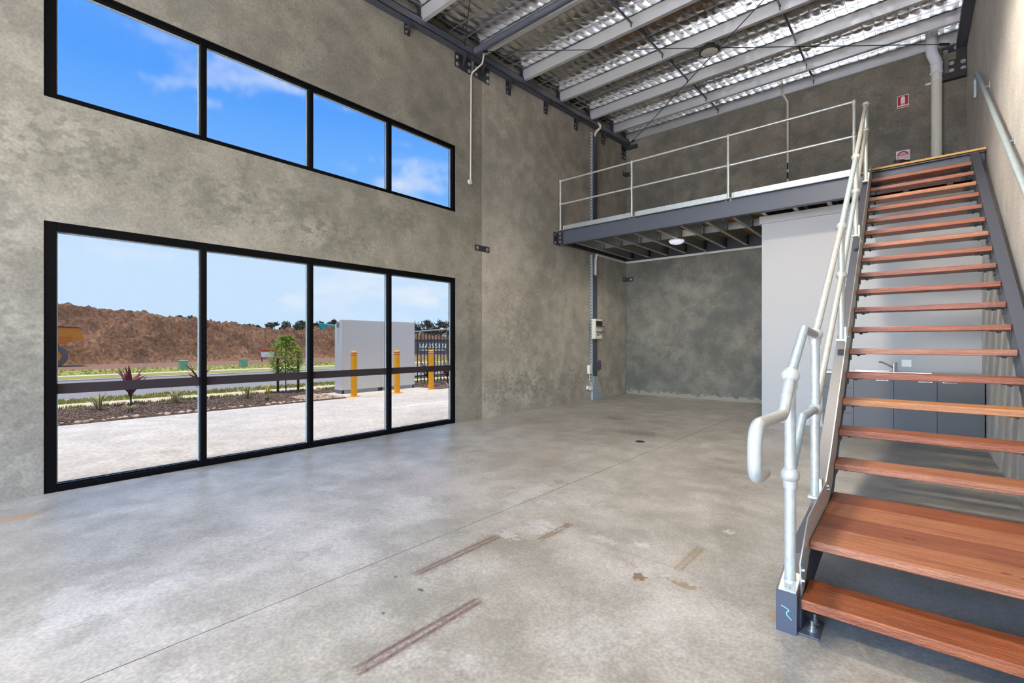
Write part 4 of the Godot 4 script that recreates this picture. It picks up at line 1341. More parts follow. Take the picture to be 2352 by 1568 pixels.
# ------------------------------------------------------------------ kitchenette
func kitchen() -> void:
	var dF := 8.45
	var units := [[-1.085, -0.70, "charcoal kitchen drawer unit at the left end of the counter"], [-0.70, -0.245, "charcoal sink cabinet next to the drawer unit"], [-0.245, 0.206, "charcoal cabinet between sink cabinet and end cabinet"], [0.206, 0.655, "charcoal end cabinet against the pale stair wall"]]
	for k in 4:
		var u: Array = units[k]
		var o := thing("kitchen_cabinet", u[2], "cabinet", P(u[0], 0, dF), "kitchen cabinets under the stair")
		var w: float = u[1] - u[0]
		var b := MB.new()
		b.box(S(0.001, 0.13, 0.02), S(w - 0.001, 0.893, 0.54))
		b.box(S(0.001, 0.0, 0.06), S(w - 0.001, 0.13, 0.54))
		part(b, "carcass", M.cab, o)
		if k == 0:
			var ys := [0.135, 0.318, 0.503, 0.687, 0.888]
			for j in 4:
				b = MB.new()
				b.box(S(0.003, ys[j] + 0.002, 0.0), S(w - 0.003, ys[j + 1] - 0.002, 0.018), 0.001)
				var dw := part(b, "drawer", M.cab, o)
				b = MB.new()
				b.bar(S(w / 2 - 0.07, ys[j + 1] - 0.04, -0.022), S(w / 2 + 0.07, ys[j + 1] - 0.04, -0.022), 0.008, 0.01)
				for s in [-0.06, 0.06]:
					b.bar(S(w / 2 + s, ys[j + 1] - 0.04, 0.0), S(w / 2 + s, ys[j + 1] - 0.04, -0.022), 0.008, 0.008)
				part(b, "handle", M.chrome, dw)
		else:
			b = MB.new()
			b.box(S(0.002, 0.137, 0.0), S(w - 0.002, 0.888, 0.018), 0.001)
			var dr := part(b, "door", M.cab, o)
			var hx: float = [0.0, 0.33, 0.33, 0.12][k]
			b = MB.new()
			b.bar(S(hx - 0.07, 0.822, -0.025), S(hx + 0.07, 0.822, -0.025), 0.008, 0.008, Vector3.UP, 0.002)
			for s in [-0.062, 0.062]:
				b.bar(S(hx + s, 0.822, 0.0), S(hx + s, 0.822, -0.025), 0.01, 0.01)
			part(b, "handle", M.chrome, dr)
	var b := MB.new()
	b.box(P(-1.10, 0.894, dF - 0.02), P(0.668, 0.930, 8.998), 0.003)
	solo(b, "worktop", M.worktop, "light grey kitchen worktop over the charcoal cabinets", "worktop")
	var o := thing("kitchen_sink", "stainless steel sink with drainer set in the worktop", "sink", P(-0.3, 0.931, 8.72))
	b = MB.new()
	for r in [[-0.45, 0.45, -0.20, -0.17], [-0.45, 0.45, 0.17, 0.20], [-0.45, -0.42, -0.17, 0.17], [0.0, 0.45, -0.17, 0.17]]:
		b.box(S(r[0], 0.0, r[2]), S(r[1], 0.006, r[3]), 0.001)
	part(b, "rim", M.chrome, o)
	b = MB.new()
	b.box(S(-0.42, 0.0, -0.17), S(0.0, 0.001, 0.17))
	part(b, "basin", M.zinc, o)
	var t := thing("mixer_tap", "chrome swivel mixer tap standing behind the sink", "tap", P(-0.255, 0.932, 8.93))
	b = MB.new()
	b.lathe([[0.0, 0.0], [0.026, 0.0], [0.026, 0.012], [0.020, 0.02], [0.020, 0.11], [0.016, 0.125], [0.0, 0.128]], Transform3D.IDENTITY, 18)
	part(b, "body", M.chrome, t)
	b = MB.new()
	b.tube(fillet([S(0, 0.05, 0), S(-0.15, 0.135, -0.08), S(-0.175, 0.13, -0.09)], 0.03), 0.011, 12)
	part(b, "spout", M.chrome, t)
	b = MB.new()
	b.bar(S(-0.01, 0.125, 0), S(0.055, 0.142, -0.02), 0.016, 0.01, Vector3.UP, 0.002)
	part(b, "lever", M.chrome, t)
	b = MB.new()
	b.box(P(-0.17, 1.0, 8.994), P(-0.06, 1.10, 8.9995), 0.001)
	solo(b, "white_plate", M.white_plastic, "thin white plate on the partition beside the tap", "outlet")  # thin white rectangle on the partition, nothing more modelled

# ------------------------------------------------------------------ outdoors
func strip(called: String, m: Material, x0: float, x1: float, y0: float, y1: float, d0: float, d1: float, label: String) -> MeshInstance3D:
	var b := MB.new()
	b.box(P(x0, y0, d0), P(x1, y1, d1))
	return struct_mesh(b, called, m, label)

func outdoors() -> void:
	var ai := concrete(900, 900, 45.0, 800, rgb(203, 206, 203), rgb(232, 238, 236), rgb(192, 190, 182), rgb(240, 244, 242), 0.72, 0.5)
	M.apron.albedo_texture = as_tex(ai)
	M.apron.uv1_scale = Vector3(0.05, 0.05, 1)
	grain_detail(M.apron, T.fine, 0.5)
	strip("concrete_apron", M.apron, -10.65, XL - 0.18, -0.15, -0.012, -30, 6.15, "pale concrete driveway outside the windows")
	strip("concrete_apron", M.apron, -12.15, XL - 0.18, -0.15, -0.012, 6.15, 9.1, "pale concrete pad under the grey cabinet")
	strip("concrete_apron", M.apron, -10.65, XL - 0.18, -0.15, -0.012, 9.1, 40, "pale concrete driveway beyond the bollards")
	strip("concrete_apron", M.apron, XL - 0.18, 14, -0.15, -0.012, -30, DF - 0.15, "pale concrete forecourt at the roller door")
	strip("garden_bed", M.mulch, -13.05, -10.65, -0.15, 0.0, -30, 6.15, "brown mulch bed beside the driveway")
	strip("garden_bed", M.mulch, -13.05, -12.15, -0.15, 0.0, 6.15, 9.1, "brown mulch behind the grey cabinet")
	strip("garden_bed", M.mulch, -13.05, -10.65, -0.15, 0.0, 9.1, 40, "brown mulch under the palisade fence")
	strip("verge", M.turf, -13.25, -13.05, -0.15, -0.01, -30, 60, "thin grass edge of the footpath")
	strip("footpath", M.path, -14.2, -13.25, -0.15, 0.0, -30, 60, "pale footpath near the garden bed")
	strip("verge", M.turf, -15.25, -14.2, -0.15, -0.01, -30, 60, "grass verge on the near side of the road")
	strip("kerb", M.kerb, -15.55, -15.25, -0.2, -0.02, -30, 60, "near road kerb")
	strip("road", M.asphalt, -23.6, -15.55, -0.25, -0.06, -30, 80, "grey asphalt road")
	strip("kerb", M.kerb, -24.0, -23.6, -0.2, -0.02, -30, 80, "far road kerb")
	strip("verge", M.turf, -25.6, -24.0, -0.15, -0.01, -30, 80, "narrow grass strip beyond the road")
	strip("footpath", M.path, -26.5, -25.6, -0.15, 0.0, -30, 80, "far footpath beyond the road")
	strip("verge", M.turf, -31.5, -26.5, -0.15, 0.0, -30, 80, "wide grass verge beyond the far footpath")
	strip("ground", M.dirt_flat, -140, -31.5, -0.2, 0.0, -80, 140, "bare brown earth of the building site")
	strip("ground", M.dirt_flat, -140, 60, -0.6, -0.3, -110, 160, "bare ground around the site")
	# painted lines
	strip("painted_line", M.paint, -8.36, -8.26, -0.013, -0.009, 6.05, 10.5, "white parking line on the driveway")
	# mound of earth, meshed heightfield
	mound()
	grass_tufts()
	mulch_and_stones()
	bollards()
	service_box()
	fence()
	plants()
	far_things()

func mound() -> void:
	var f := fnl(900, 1.0, 5)
	var rough := fnl(901, 1.0, 5)
	rough.fractal_type = FastNoiseLite.FRACTAL_RIDGED
	var d0 := -22.0
	var d1 := 46.0
	var nx := 90
	var nd := 300
	var pts := []
	var b := MB.new()
	for i in nx + 1:
		var row := PackedVector3Array()
		var x := lerpf(-36.5, -60.0, float(i) / nx)
		for k in nd + 1:
			var d := lerpf(d0, d1, float(k) / nd)
			# seen along the line of sight, the crest drops from about 3.3 m at the left to 1.9 m at the right
			var crest := lerpf(3.6, 2.25, smoothstep(3.0, 16.0, d * 36.0 / 44.0))
			crest += 0.55 * f.get_noise_1d(d * 0.16) + 0.3 * f.get_noise_1d(d * 0.5 + 40.0)
			var up := smoothstep(-39.0 + f.get_noise_1d(d * 0.2 + 9.0) * 1.2, -44.5, x)
			var down := smoothstep(-60.0, -50.0, x)
			var y := crest * pow(up, 0.75) * down * smoothstep(d1, d1 - 9.0, d) * smoothstep(d0, d0 + 6.0, d)
			var rg := smoothstep(0.05, 0.5, y)
			y += rg * (0.45 * rough.get_noise_2d(x * 0.25, d * 0.25) + 0.5 * f.get_noise_2d(x * 0.8, d * 0.8) + 0.32 * f.get_noise_2d(x * 2.2, d * 2.2))
			row.append(P(x, y - 0.06, d))
		pts.append(row)
	for i in nx:
		for k in nd:
			b.quad(pts[i][k], pts[i][k + 1], pts[i + 1][k + 1], pts[i + 1][k], Vector3.UP)
	solo(b, "dirt_mound", M.soil, "long rough mound of brown excavated earth across the road", "mound")

func blade_mesh(w: float, h: float) -> ArrayMesh:
	var b := MB.new()
	for k in 5:
		var a := TAU * k / 5.0
		var o := Vector3(cos(a), 0, sin(a))
		var s := Vector3(-sin(a), 0, cos(a)) * w
		b.ftri(o * 0.02 - s, o * 0.02 + s, o * h * 0.5 + Vector3(0, h, 0), Vector3.UP)
	return b.mesh()

func multi(called: String, mesh: Mesh, m: Material, xf: Array, label: String, category: String, cols := []) -> void:
	var mm := MultiMesh.new()
	mm.transform_format = MultiMesh.TRANSFORM_3D
	mm.use_colors = cols.size() > 0
	mm.mesh = mesh
	mm.instance_count = xf.size()
	for i in xf.size():
		mm.set_instance_transform(i, xf[i])
		if cols.size() > 0: mm.set_instance_color(i, cols[i])
	var o := MultiMeshInstance3D.new()
	o.multimesh = mm
	o.material_override = m
	o.name = numbered(called)
	add_child(o)
	tag(o, label, category)
	o.set_meta("kind", "stuff")

func grass_tufts() -> void:
	rng.seed = 51
	var xf := []
	var cols := []
	for k in 5200:
		var near := k < 3600
		var x := rng.randf_range(-15.2, -14.2) if k < 2400 else rng.randf_range(-13.35, -13.0) if near else rng.randf_range(-31.2, -26.6)
		var d := rng.randf_range(-4, 16) if near else rng.randf_range(-2, 30)
		var s := rng.randf_range(0.6, 1.4) * (1.0 if near else 1.2)
		xf.append(Transform3D(Basis(Vector3.UP, rng.randf() * TAU).scaled(Vector3.ONE * s), P(x, -0.01, d)))
		var g := rng.randf()
		cols.append(Color(0.26, 0.29, 0.07).lerp(Color(0.46, 0.46, 0.16), g))
	var m := mat(Color(1, 1, 1), 0.8)
	m.vertex_color_use_as_albedo = true
	multi("verge_grass", blade_mesh(0.012, 0.06), m, xf, "short green grass growing along the road verges", "grass", cols)

func mulch_and_stones() -> void:
	rng.seed = 52
	var chip := MB.new()
	chip.obox(Transform3D.IDENTITY, Vector3(0.05, 0.014, 0.018), 0.003)
	var xf := []
	var cols := []
	for k in 7000:
		var p := P(rng.randf_range(-13.0, -10.68), 0.006, rng.randf_range(-1, 6.1))
		if k > 6000: p = P(rng.randf_range(-13.0, -12.2), 0.006, rng.randf_range(6, 13))
		xf.append(Transform3D(Basis.from_euler(Vector3(rng.randf_range(-0.5, 0.5), rng.randf() * TAU, rng.randf_range(-0.5, 0.5))).scaled(Vector3.ONE * rng.randf_range(0.5, 1.5)), p))
		cols.append(Color(0.10, 0.075, 0.065).lerp(Color(0.24, 0.19, 0.16), rng.randf()))
	var m := mat(Color(1, 1, 1), 0.95)
	m.vertex_color_use_as_albedo = true
	multi("mulch_chips", chip.mesh(), m, xf, "loose brown wood chips over the garden bed", "mulch", cols)
	var st := MB.new()
	st.ball(Vector3.ZERO, Vector3(0.06, 0.035, 0.045), 7, 4)
	xf = []
	cols = []
	for k in 420:
		var p := P(-10.72 + rng.randf_range(-0.09, 0.06), 0.01, rng.randf_range(-1, 6.2))
		if k > 130: p = P(rng.randf_range(-11.75, -10.7), 0.01, rng.randf_range(5.2, 6.12))
		if k > 330: p = P(rng.randf_range(-11.9, -11.0), 0.01, rng.randf_range(9.15, 12.5))
		xf.append(Transform3D(Basis(Vector3.UP, rng.randf() * TAU).scaled(Vector3.ONE * rng.randf_range(0.3, 1.1)), p))
		cols.append(Color(0.40, 0.32, 0.25).lerp(Color(0.62, 0.54, 0.45), rng.randf()))
	multi("edge_pebbles", st.mesh(), m, xf, "small pale pebbles along the bed edge", "pebbles", cols)

func bollards() -> void:
	var where := [[-10.845, 6.446, "yellow bollard standing before the left part of the grey cabinet"], [-10.72, 7.663, "yellow bollard half hidden behind the third window mullion"], [-10.774, 8.889, "yellow bollard standing before the palisade fence"]]
	var src: Node3D = null
	for q in where:
		if src == null:
			src = thing("bollard", q[2], "bollard", P(q[0], -0.012, q[1]), "safety bollards on the driveway")
			var b := MB.new()
			b.lathe([[0.078, 0.0], [0.078, 1.115], [0.07, 1.14], [0.045, 1.155], [0.0, 1.16]], Transform3D.IDENTITY, 24)
			part(b, "post", M.yellow, src)
			b = MB.new()
			b.lathe([[0.079, 1.045], [0.0795, 1.045], [0.0795, 1.065], [0.079, 1.065]], Transform3D.IDENTITY, 24)
			b.lathe([[0.079, 1.085], [0.0795, 1.085], [0.0795, 1.105], [0.079, 1.105]], Transform3D.IDENTITY, 24)
			part(b, "red_band", M.red_band, src)
			b = MB.new()
			b.lathe([[0.079, 1.065], [0.0795, 1.065], [0.0795, 1.085], [0.079, 1.085]], Transform3D.IDENTITY, 24)
			part(b, "white_band", M.reflective, src)
			b = MB.new()
			b.box(Vector3(-0.11, 0, -0.11), Vector3(0.11, 0.012, 0.11), 0.002)
			part(b, "base_plate", M.yellow, src)
		else:
			var c: Node3D = src.duplicate()
			c.name = numbered("bollard")
			add_child(c)
			c.position = P(q[0], -0.012, q[1])
			tag(c, q[2], "bollard", "safety bollards on the driveway")

func service_box() -> void:
	var o := thing("service_cabinet", "large pale grey metal service cabinet behind the yellow bollards", "cabinet", P(-11.56, -0.012, 6.52))
	var b := MB.new()
	# body with a sloped rear top corner
	b.prism([Vector2(0.0, 0.10), Vector2(0.0, 1.975), Vector2(-0.10, 1.975), Vector2(-0.37, 1.86), Vector2(-0.37, 0.10)], Vector3.ZERO, Vector3.RIGHT, Vector3.UP, Vector3(0, 0, -1), 2.38)
	part(b, "body", M.bluegrey, o)
	for k in 2:
		b = MB.new()
		b.box(S(0.0, 0.115, 0.01 + k * 1.19), S(0.006, 1.965, 1.18 + k * 1.19), 0.002)
		part(b, "panel", M.bluegrey, o)
		b = MB.new()
		b.box(S(-0.02, 0.0, 0.03 + k * 1.19), S(0.002, 0.10, 1.16 + k * 1.19), 0.002)
		part(b, "plinth_panel", mat(rgb(150, 156, 160), 0.5), o)
	b = MB.new()
	b.box(S(-0.36, 0.0, 0.01), S(-0.02, 0.10, 2.37), 0.002)
	part(b, "plinth", mat(rgb(128, 132, 136), 0.6), o)
	for d in [0.03, 1.13, 1.22, 2.32]:
		b = MB.new()
		b.box(S(-0.01, 0.005, d - 0.025), S(0.004, 0.095, d + 0.025))
		part(b, "foot", M.rubber, o)
	b = MB.new()
	b.box(S(-0.21, 1.77, -0.05), S(-0.15, 1.91, 0.0), 0.006)
	part(b, "side_lamp", mat(rgb(150, 152, 156), 0.5), o)

func fence() -> void:
	var o := thing("palisade_fence", "black palisade fence right of the grey cabinet", "fence", P(-12.2, 0, 8.95))
	var pk := MB.new()
	pk.box(Vector3(-0.0125, 0.06, -0.0125), Vector3(0.0125, 1.62, 0.0125), 0.002)
	pk.lathe([[0.018, 1.62], [0.0, 1.72]], Transform3D(Basis(Vector3.UP, PI / 4), Vector3.ZERO), 4)
	var pm := pk.mesh()
	for k in 30:
		put(pm, "picket", M.fence, o, S(0, 0, 0.14 * k))
	for y in [0.28, 1.42]:
		var b := MB.new()
		b.box(S(-0.02, y - 0.02, -0.05), S(0.02, y + 0.02, 4.2), 0.003)
		part(b, "fence_rail", M.fence, o)
	for d in [0.0, 2.1, 4.2]:
		var b := MB.new()
		b.box(S(-0.03, -0.05, d - 0.03), S(0.03, 1.75, d + 0.03), 0.003)
		part(b, "post", M.fence, o)
	var r := thing("pipe_railing", "galvanised pipe barrier with sloping top rail behind the palisade", "railing", P(-12.6, 0, 9.2))
	var b := MB.new()
	b.tube([S(0, 1.66, -0.2), S(0, 1.84, 2.0)], 0.022, 10)
	part(b, "top_rail", M.galv_tube, r)
	b = MB.new()
	b.tube([S(0, 0.22, -0.2), S(0, 0.22, 3.2)], 0.022, 10)
	part(b, "bottom_rail", M.galv_tube, r)
	b = MB.new()
	b.tube([S(0, 0.0, 2.05), S(0, 1.86, 1.9)], 0.024, 10)
	b.tube([S(0, 1.84, 2.0), S(0, 1.9, 3.2)], 0.022, 10)
	part(b, "rusty_post", mat(rgb(166, 126, 92), 0.7), r)
	b = MB.new()
	b.tube([S(0, 0.0, 2.32), S(0, 1.84, 2.16)], 0.026, 10)
	part(b, "brace_post", M.galv_tube, r)
	# site banner across the road, read between the pickets
	var s := thing("site_banner", "grey banner with white lettering seen through the palisade fence", "banner", P(-27.0, 0.5, 22.45))
	s.rotation.y = 0.85
	b = MB.new()
	b.box(Vector3(-1.6, 0.0, -0.02), Vector3(1.6, 1.1, 0.0))
	part(b, "cloth", M.banner, s)
	b = MB.new()
	for x in [-1.62, 1.62]:
		b.tube([Vector3(x, -0.5, -0.01), Vector3(x, 1.2, -0.01)], 0.03, 8)
	part(b, "poles", M.galv, s)
	var tm := TextMesh.new()
	tm.text = "MAISSEN"
	var fnt := SystemFont.new()
	fnt.font_names = PackedStringArray(["Droid Sans"])
	fnt.font_weight = 700
	tm.font = fnt
	tm.font_size = 64
	tm.pixel_size = 0.0072
	tm.depth = 0.01
	var tx := put(tm, "lettering", M.paint, s, Vector3(0, 0.62, 0.006))
	tx.set_meta("label", "white banner lettering")
	b = MB.new()
	b.box(Vector3(-0.95, 0.28, 0.0), Vector3(0.9, 0.35, 0.008))
	part(b, "underline", M.paint, s)

func strap_leaf(length: float, width: float, droop: float) -> ArrayMesh:
	var b := MB.new()
	var prev_l := Vector3.ZERO
	var prev_r := Vector3.ZERO
	for k in 7:
		var t := k / 6.0
		var w := width * (sin(PI * (0.12 + 0.88 * t)) + 0.02)
		var c := Vector3(length * (t * 0.62 + droop * t * t * 0.3), length * (t * 0.9 - droop * t * t * 0.75), 0)
		var l := c + Vector3(0, 0.15 * w, -w)
		var r := c + Vector3(0, 0.15 * w, w)
		if k > 0:
			b.quad(prev_l, l, c, c - Vector3(length / 6.0 * 0.6, length * 0.12, 0), Vector3.UP) if false else b.quad(prev_l, prev_r, r, l, Vector3.UP)
		prev_l = l
		prev_r = r
	return b.mesh()

func cordyline(at: Vector3, scale: float, sd: int, label: String) -> void:
	rng.seed = sd
	var o := thing("cordyline", label, "plant", at, "red cordylines outside")
	var b := MB.new()
	b.tube([Vector3.ZERO, Vector3(0.01, 0.3 * scale, 0.01)], 0.016, 8)
	part(b, "stem", M.bark, o)
	var leaves := [strap_leaf(0.58, 0.045, 0.5), strap_leaf(0.52, 0.05, 0.9), strap_leaf(0.62, 0.04, 0.15)]
	for k in 18:
		var l := put(leaves[k % 3], "leaf", M.cordy, o, Vector3(0.01, scale * rng.randf_range(0.15, 0.32), 0.01))
		l.rotation = Vector3(0, rng.randf() * TAU, rng.randf_range(-0.15, 0.5))
		l.scale = Vector3.ONE * scale * rng.randf_range(0.7, 1.1)

func wispy(at: Vector3, sd: int, m: Material, h: float, count: int, label: String) -> void:
	rng.seed = sd
	var b := MB.new()
	for k in count:
		var a := rng.randf() * TAU
		var lean := rng.randf_range(0.3, 1.5)
		var hh := h * rng.randf_range(0.6, 1.0)
		var o := Vector3(cos(a), 0, sin(a))
		var s := Vector3(-sin(a), 0, cos(a)) * 0.006
		var mid := o * hh * lean * 0.4 + Vector3(0, hh * 0.6, 0)
		var tip := o * hh * lean * 1.1 + Vector3(0, hh, 0)
		var r := o * 0.04 * rng.randf()
		b.quad(r - s, r + s, mid + s, mid - s, Vector3.UP)
		b.ftri(mid - s, mid + s, tip, Vector3.UP)
	var n := thing("grass_clump", label, "plant", at, "clumping grasses in the mulch bed")
	var lo := part(b, "blades", m, n)
	lo.set_meta("kind", "stuff")

func plants() -> void:
	cordyline(P(-13.0, 0, 2.36), 1.2, 61, "red cordyline in the mulch seen through the first pane")
	cordyline(P(-13.2, 0, 3.72), 1.2, 62, "red cordyline half behind the first lower mullion")
	cordyline(P(-11.7, 0, 9.55), 1.05, 63, "red cordyline against the fence left of its bollard")
	cordyline(P(-11.7, 0, 10.35), 1.05, 64, "red cordyline against the fence right of its bollard")
	wispy(P(-12.4, 0, 1.75), 65, M.tuft, 0.42, 46, "grey-green grass clump left of the first cordyline")
	wispy(P(-12.5, 0, 3.05), 66, M.tuft, 0.40, 46, "spreading grass clump between the two cordylines")
	wispy(P(-12.2, 0, 4.45), 67, M.tuft, 0.42, 40, "spreading grass clump left of the staked young tree")
	wispy(P(-13.1, 0, 5.25), 68, M.tuft_yellow, 0.32, 26, "yellow grass clump beside the staked young tree")
	wispy(P(-11.6, 0, 2.1), 69, M.tuft, 0.16, 40, "low weed clump in the middle of the mulch bed")
	wispy(P(-11.5, 0, 4.6), 70, M.tuft, 0.14, 40, "low brown-green weed near the driveway edge")
	# young staked tree
	rng.seed = 75
	var o := thing("young_tree", "young staked tree with narrow bright green leaves", "tree", P(-13.12, 0, 5.743))
	var b := MB.new()
	b.tube([Vector3.ZERO, Vector3(0.01, 0.6, 0.02), Vector3(-0.01, 1.35, 0)], 0.016, 8, true, 0.008)
	part(b, "trunk", M.bark, o)
	b = MB.new()
	for k in 1300:
		var t := rng.randf()
		var y := lerpf(0.50, 1.56, t)
		var rad := 0.40 * sqrt(rng.randf()) * (sin(PI * clampf(0.16 + 0.8 * t, 0, 1)))
		var a := rng.randf() * TAU
		var c := Vector3(cos(a) * rad, y, sin(a) * rad)
		var out := Vector3(cos(a + rng.randf_range(-0.8, 0.8)), rng.randf_range(-0.9, 0.5), sin(a + rng.randf_range(-0.8, 0.8))).normalized()
		var side := out.cross(Vector3(rng.randf() - 0.5, 1, rng.randf() - 0.5)).normalized() * 0.018
		var ln := rng.randf_range(0.12, 0.2)
		b.quad(c - side * 0.3, c + out * ln * 0.45 - side, c + out * ln, c + out * ln * 0.45 + side, Vector3.UP)
	var fo := part(b, "foliage", M.leaf, o)
	fo.set_meta("kind", "stuff")
	for q in [[-13.06, 5.498, "brown timber stake left of the young tree"], [-13.22, 6.124, "brown timber stake right of the young tree"]]:
		b = MB.new()
		b.box(P(q[0] - 0.025, 0, q[1] - 0.025), P(q[0] + 0.025, 1.15 if q[1] > 6 else 0.95, q[1] + 0.025), 0.003)
		solo(b, "tree_stake", M.stake, q[2], "stake", "stakes of the young tree")

func far_tree(at: Vector3, h: float, spread: float, sd: int, m: Material, label: String) -> void:
	rng.seed = sd
	var o := thing("gum_tree", label, "tree", at, "trees on the skyline")
	var b := MB.new()
	b.tube([Vector3.ZERO, Vector3(0.1, h * 0.5, 0), Vector3(0, h * 0.85, 0.1)], h * 0.025, 6, true, h * 0.008)
	part(b, "trunk", M.bark, o)
	b = MB.new()
	for c in 14:
		var cc := Vector3(rng.randf_range(-1, 1) * spread, h * rng.randf_range(0.5, 0.98), rng.randf_range(-1, 1) * spread)
		var cr := spread * rng.randf_range(0.22, 0.42)
		for k in 110:
			var p := cc + Vector3(rng.randfn(), rng.randfn() * 0.7, rng.randfn()) * cr * 0.5
			var u := Vector3(rng.randf() - 0.5, rng.randf() - 0.5, rng.randf() - 0.5).normalized() * h * 0.035
			var w := u.cross(Vector3(rng.randf() - 0.5, rng.randf() - 0.5, rng.randf() - 0.5)).normalized() * h * 0.02
			b.quad(p - u, p + w, p + u, p - w, Vector3.UP)
	var fo := part(b, "crown", m, o)
	fo.set_meta("kind", "stuff")

func far_things() -> void:
	# skyline trees: direction through the pane, distance, height
	var list := [[-72.0, 18.85, 4.2, 1.3], [-72.0, 17.3, 3.5, 1.0], [-72.0, 24.8, 3.5, 1.6], [-72.0, 26.2, 3.3, 1.2], [-72.0, 28.6, 3.6, 0.8], [-72.0, 29.9, 3.75, 0.9], [-72.0, 31.3, 3.4, 0.8], [-72.0, 33.2, 4.15, 1.3], [-72.0, 34.6, 3.9, 1.0], [-72.0, 36.9, 4.1, 1.2], [-72.0, 38.3, 4.4, 1.3], [-72.0, 55.7, 4.3, 2.2], [-72.0, 58.9, 5.0, 2.2], [-72.0, 61.6, 4.7, 2.0], [-72.0, 64.4, 4.8, 2.2], [-72.0, 39.6, 4.2, 1.2]]
	var names := ["dark tuft of tree over the mound in the first pane", "low tree crown over the mound beside the first mullion", "broad low tree over the mound in the second pane", "small rounded tree over the mound in the second pane", "thin tree left of the skyline pair in the second pane", "left tree of the skyline pair in the second pane", "right tree of the skyline pair in the second pane", "wide airy tree right of the young staked tree", "airy tree just left of the second lower mullion", "airy tree just right of the second lower mullion", "airy tree between second lower mullion and grey cabinet", "dark tree just right of the grey cabinet", "dark tree over the fence, second from the grey cabinet", "dark tree over the fence, third from the grey cabinet", "dark tree over the fence at the window's right jamb", "low tree touching the grey cabinet's left edge"]
	for k in list.size():
		var z: float = [1.0, 1.2, 0.9, 1.4][k % 4]
		far_tree(P(list[k][0] * z, 0, list[k][1] * z), (list[k][2] - 0.85) * z + 1.35, list[k][3] * z, 1000 + k, M.gum if k < 11 else M.gum_dark, names[k])
	# green service pillars
	for q in [[-28.27, 7.233, "pale green service pillar in the first pane"], [-28.27, 10.05, "pale green service pillar in the second pane"]]:
		var o := thing("service_pillar", q[2], "pillar", P(q[0], 0, q[1]), "green service pillars across the road")
		var b := MB.new()
		b.box(Vector3(-0.17, 0, -0.17), Vector3(0.17, 0.42, 0.17), 0.015)
		part(b, "body", M.pillar_green, o)
		b = MB.new()
		b.box(Vector3(-0.185, 0.42, -0.185), Vector3(0.185, 0.46, 0.185), 0.01)
		part(b, "lid", M.pillar_green, o)
	# little white site sign
	var s := thing("site_sign", "small white notice board left of the young tree", "sign", P(-35.0, 0, 14.05))
	s.rotation.y = 1.1
	var b := MB.new()
	b.box(Vector3(-0.42, 0.35, 0), Vector3(0.42, 0.85, 0.02))
	part(b, "board", M.paint, s)
	b = MB.new()
	b.box(Vector3(-0.42, 0.72, 0.02), Vector3(0.42, 0.85, 0.025))
	part(b, "red_header", M.red_band, s)
	b = MB.new()
	for x in [-0.38, 0.38]:
		b.box(Vector3(x - 0.03, 0, -0.04), Vector3(x + 0.03, 0.85, 0))
	part(b, "posts", M.stake, s)
	# two brown bins at the foot of the mound
	for k in 2:
		b = MB.new()
		b.obox(Transform3D(Basis(Vector3.UP, 0.6), P(-33.0 + 0.2 * k, 0.3, 18.6 + 0.85 * k)), Vector3(0.5, 0.6, 0.5), 0.03)
		b.obox(Transform3D(Basis(Vector3.UP, 0.6), P(-33.0 + 0.2 * k, 0.62, 18.6 + 0.85 * k)), Vector3(0.56, 0.05, 0.56), 0.01)
		solo(b, "site_crate", M.mulch if k == 0 else M.stake, "dark crate at the mound foot beside second lower mullion" if k == 0 else "rusty brown crate right of the dark crate", "crate", "crates at the mound foot")
	# excavator bucket on the mound top, beside the grey cabinet
	var e := thing("excavator_bucket", "teal digger bucket tipped on the mound beside the grey cabinet", "bucket", P(-46.2, 2.6, 24.5))
	e.rotation.y = 0.95
	b = MB.new()
	var prof := [Vector2(-0.9, 0.75), Vector2(-0.75, 0.2), Vector2(-0.35, -0.1), Vector2(0.0, -0.15), Vector2(0.3, 0.1), Vector2(0.8, 0.45), Vector2(0.8, 0.52), Vector2(0.25, 0.2), Vector2(-0.05, 0.0), Vector2(-0.35, 0.05), Vector2(-0.66, 0.28), Vector2(-0.8, 0.75)]
	b.prism(prof, Vector3(0, 0, -0.5), Vector3.RIGHT, Vector3.UP, Vector3(0, 0, 1), 1.0)
	part(b, "shell", M.teal, e)
	b = MB.new()
	for z in [-0.5, 0.46]:
		b.prism([Vector2(-0.85, 0.75), Vector2(-0.7, 0.22), Vector2(-0.3, -0.06), Vector2(0.05, -0.08), Vector2(0.8, 0.5)], Vector3(0, 0, z), Vector3.RIGHT, Vector3.UP, Vector3(0, 0, 1), 0.04)
	part(b, "side_plates", M.teal, e)
	b = MB.new()
	b.bar(Vector3(-0.9, 0.78, 0), Vector3(0.8, 0.56, 0), 0.1, 0.06)
	part(b, "cutting_edge", M.reflective, e)
	truck()

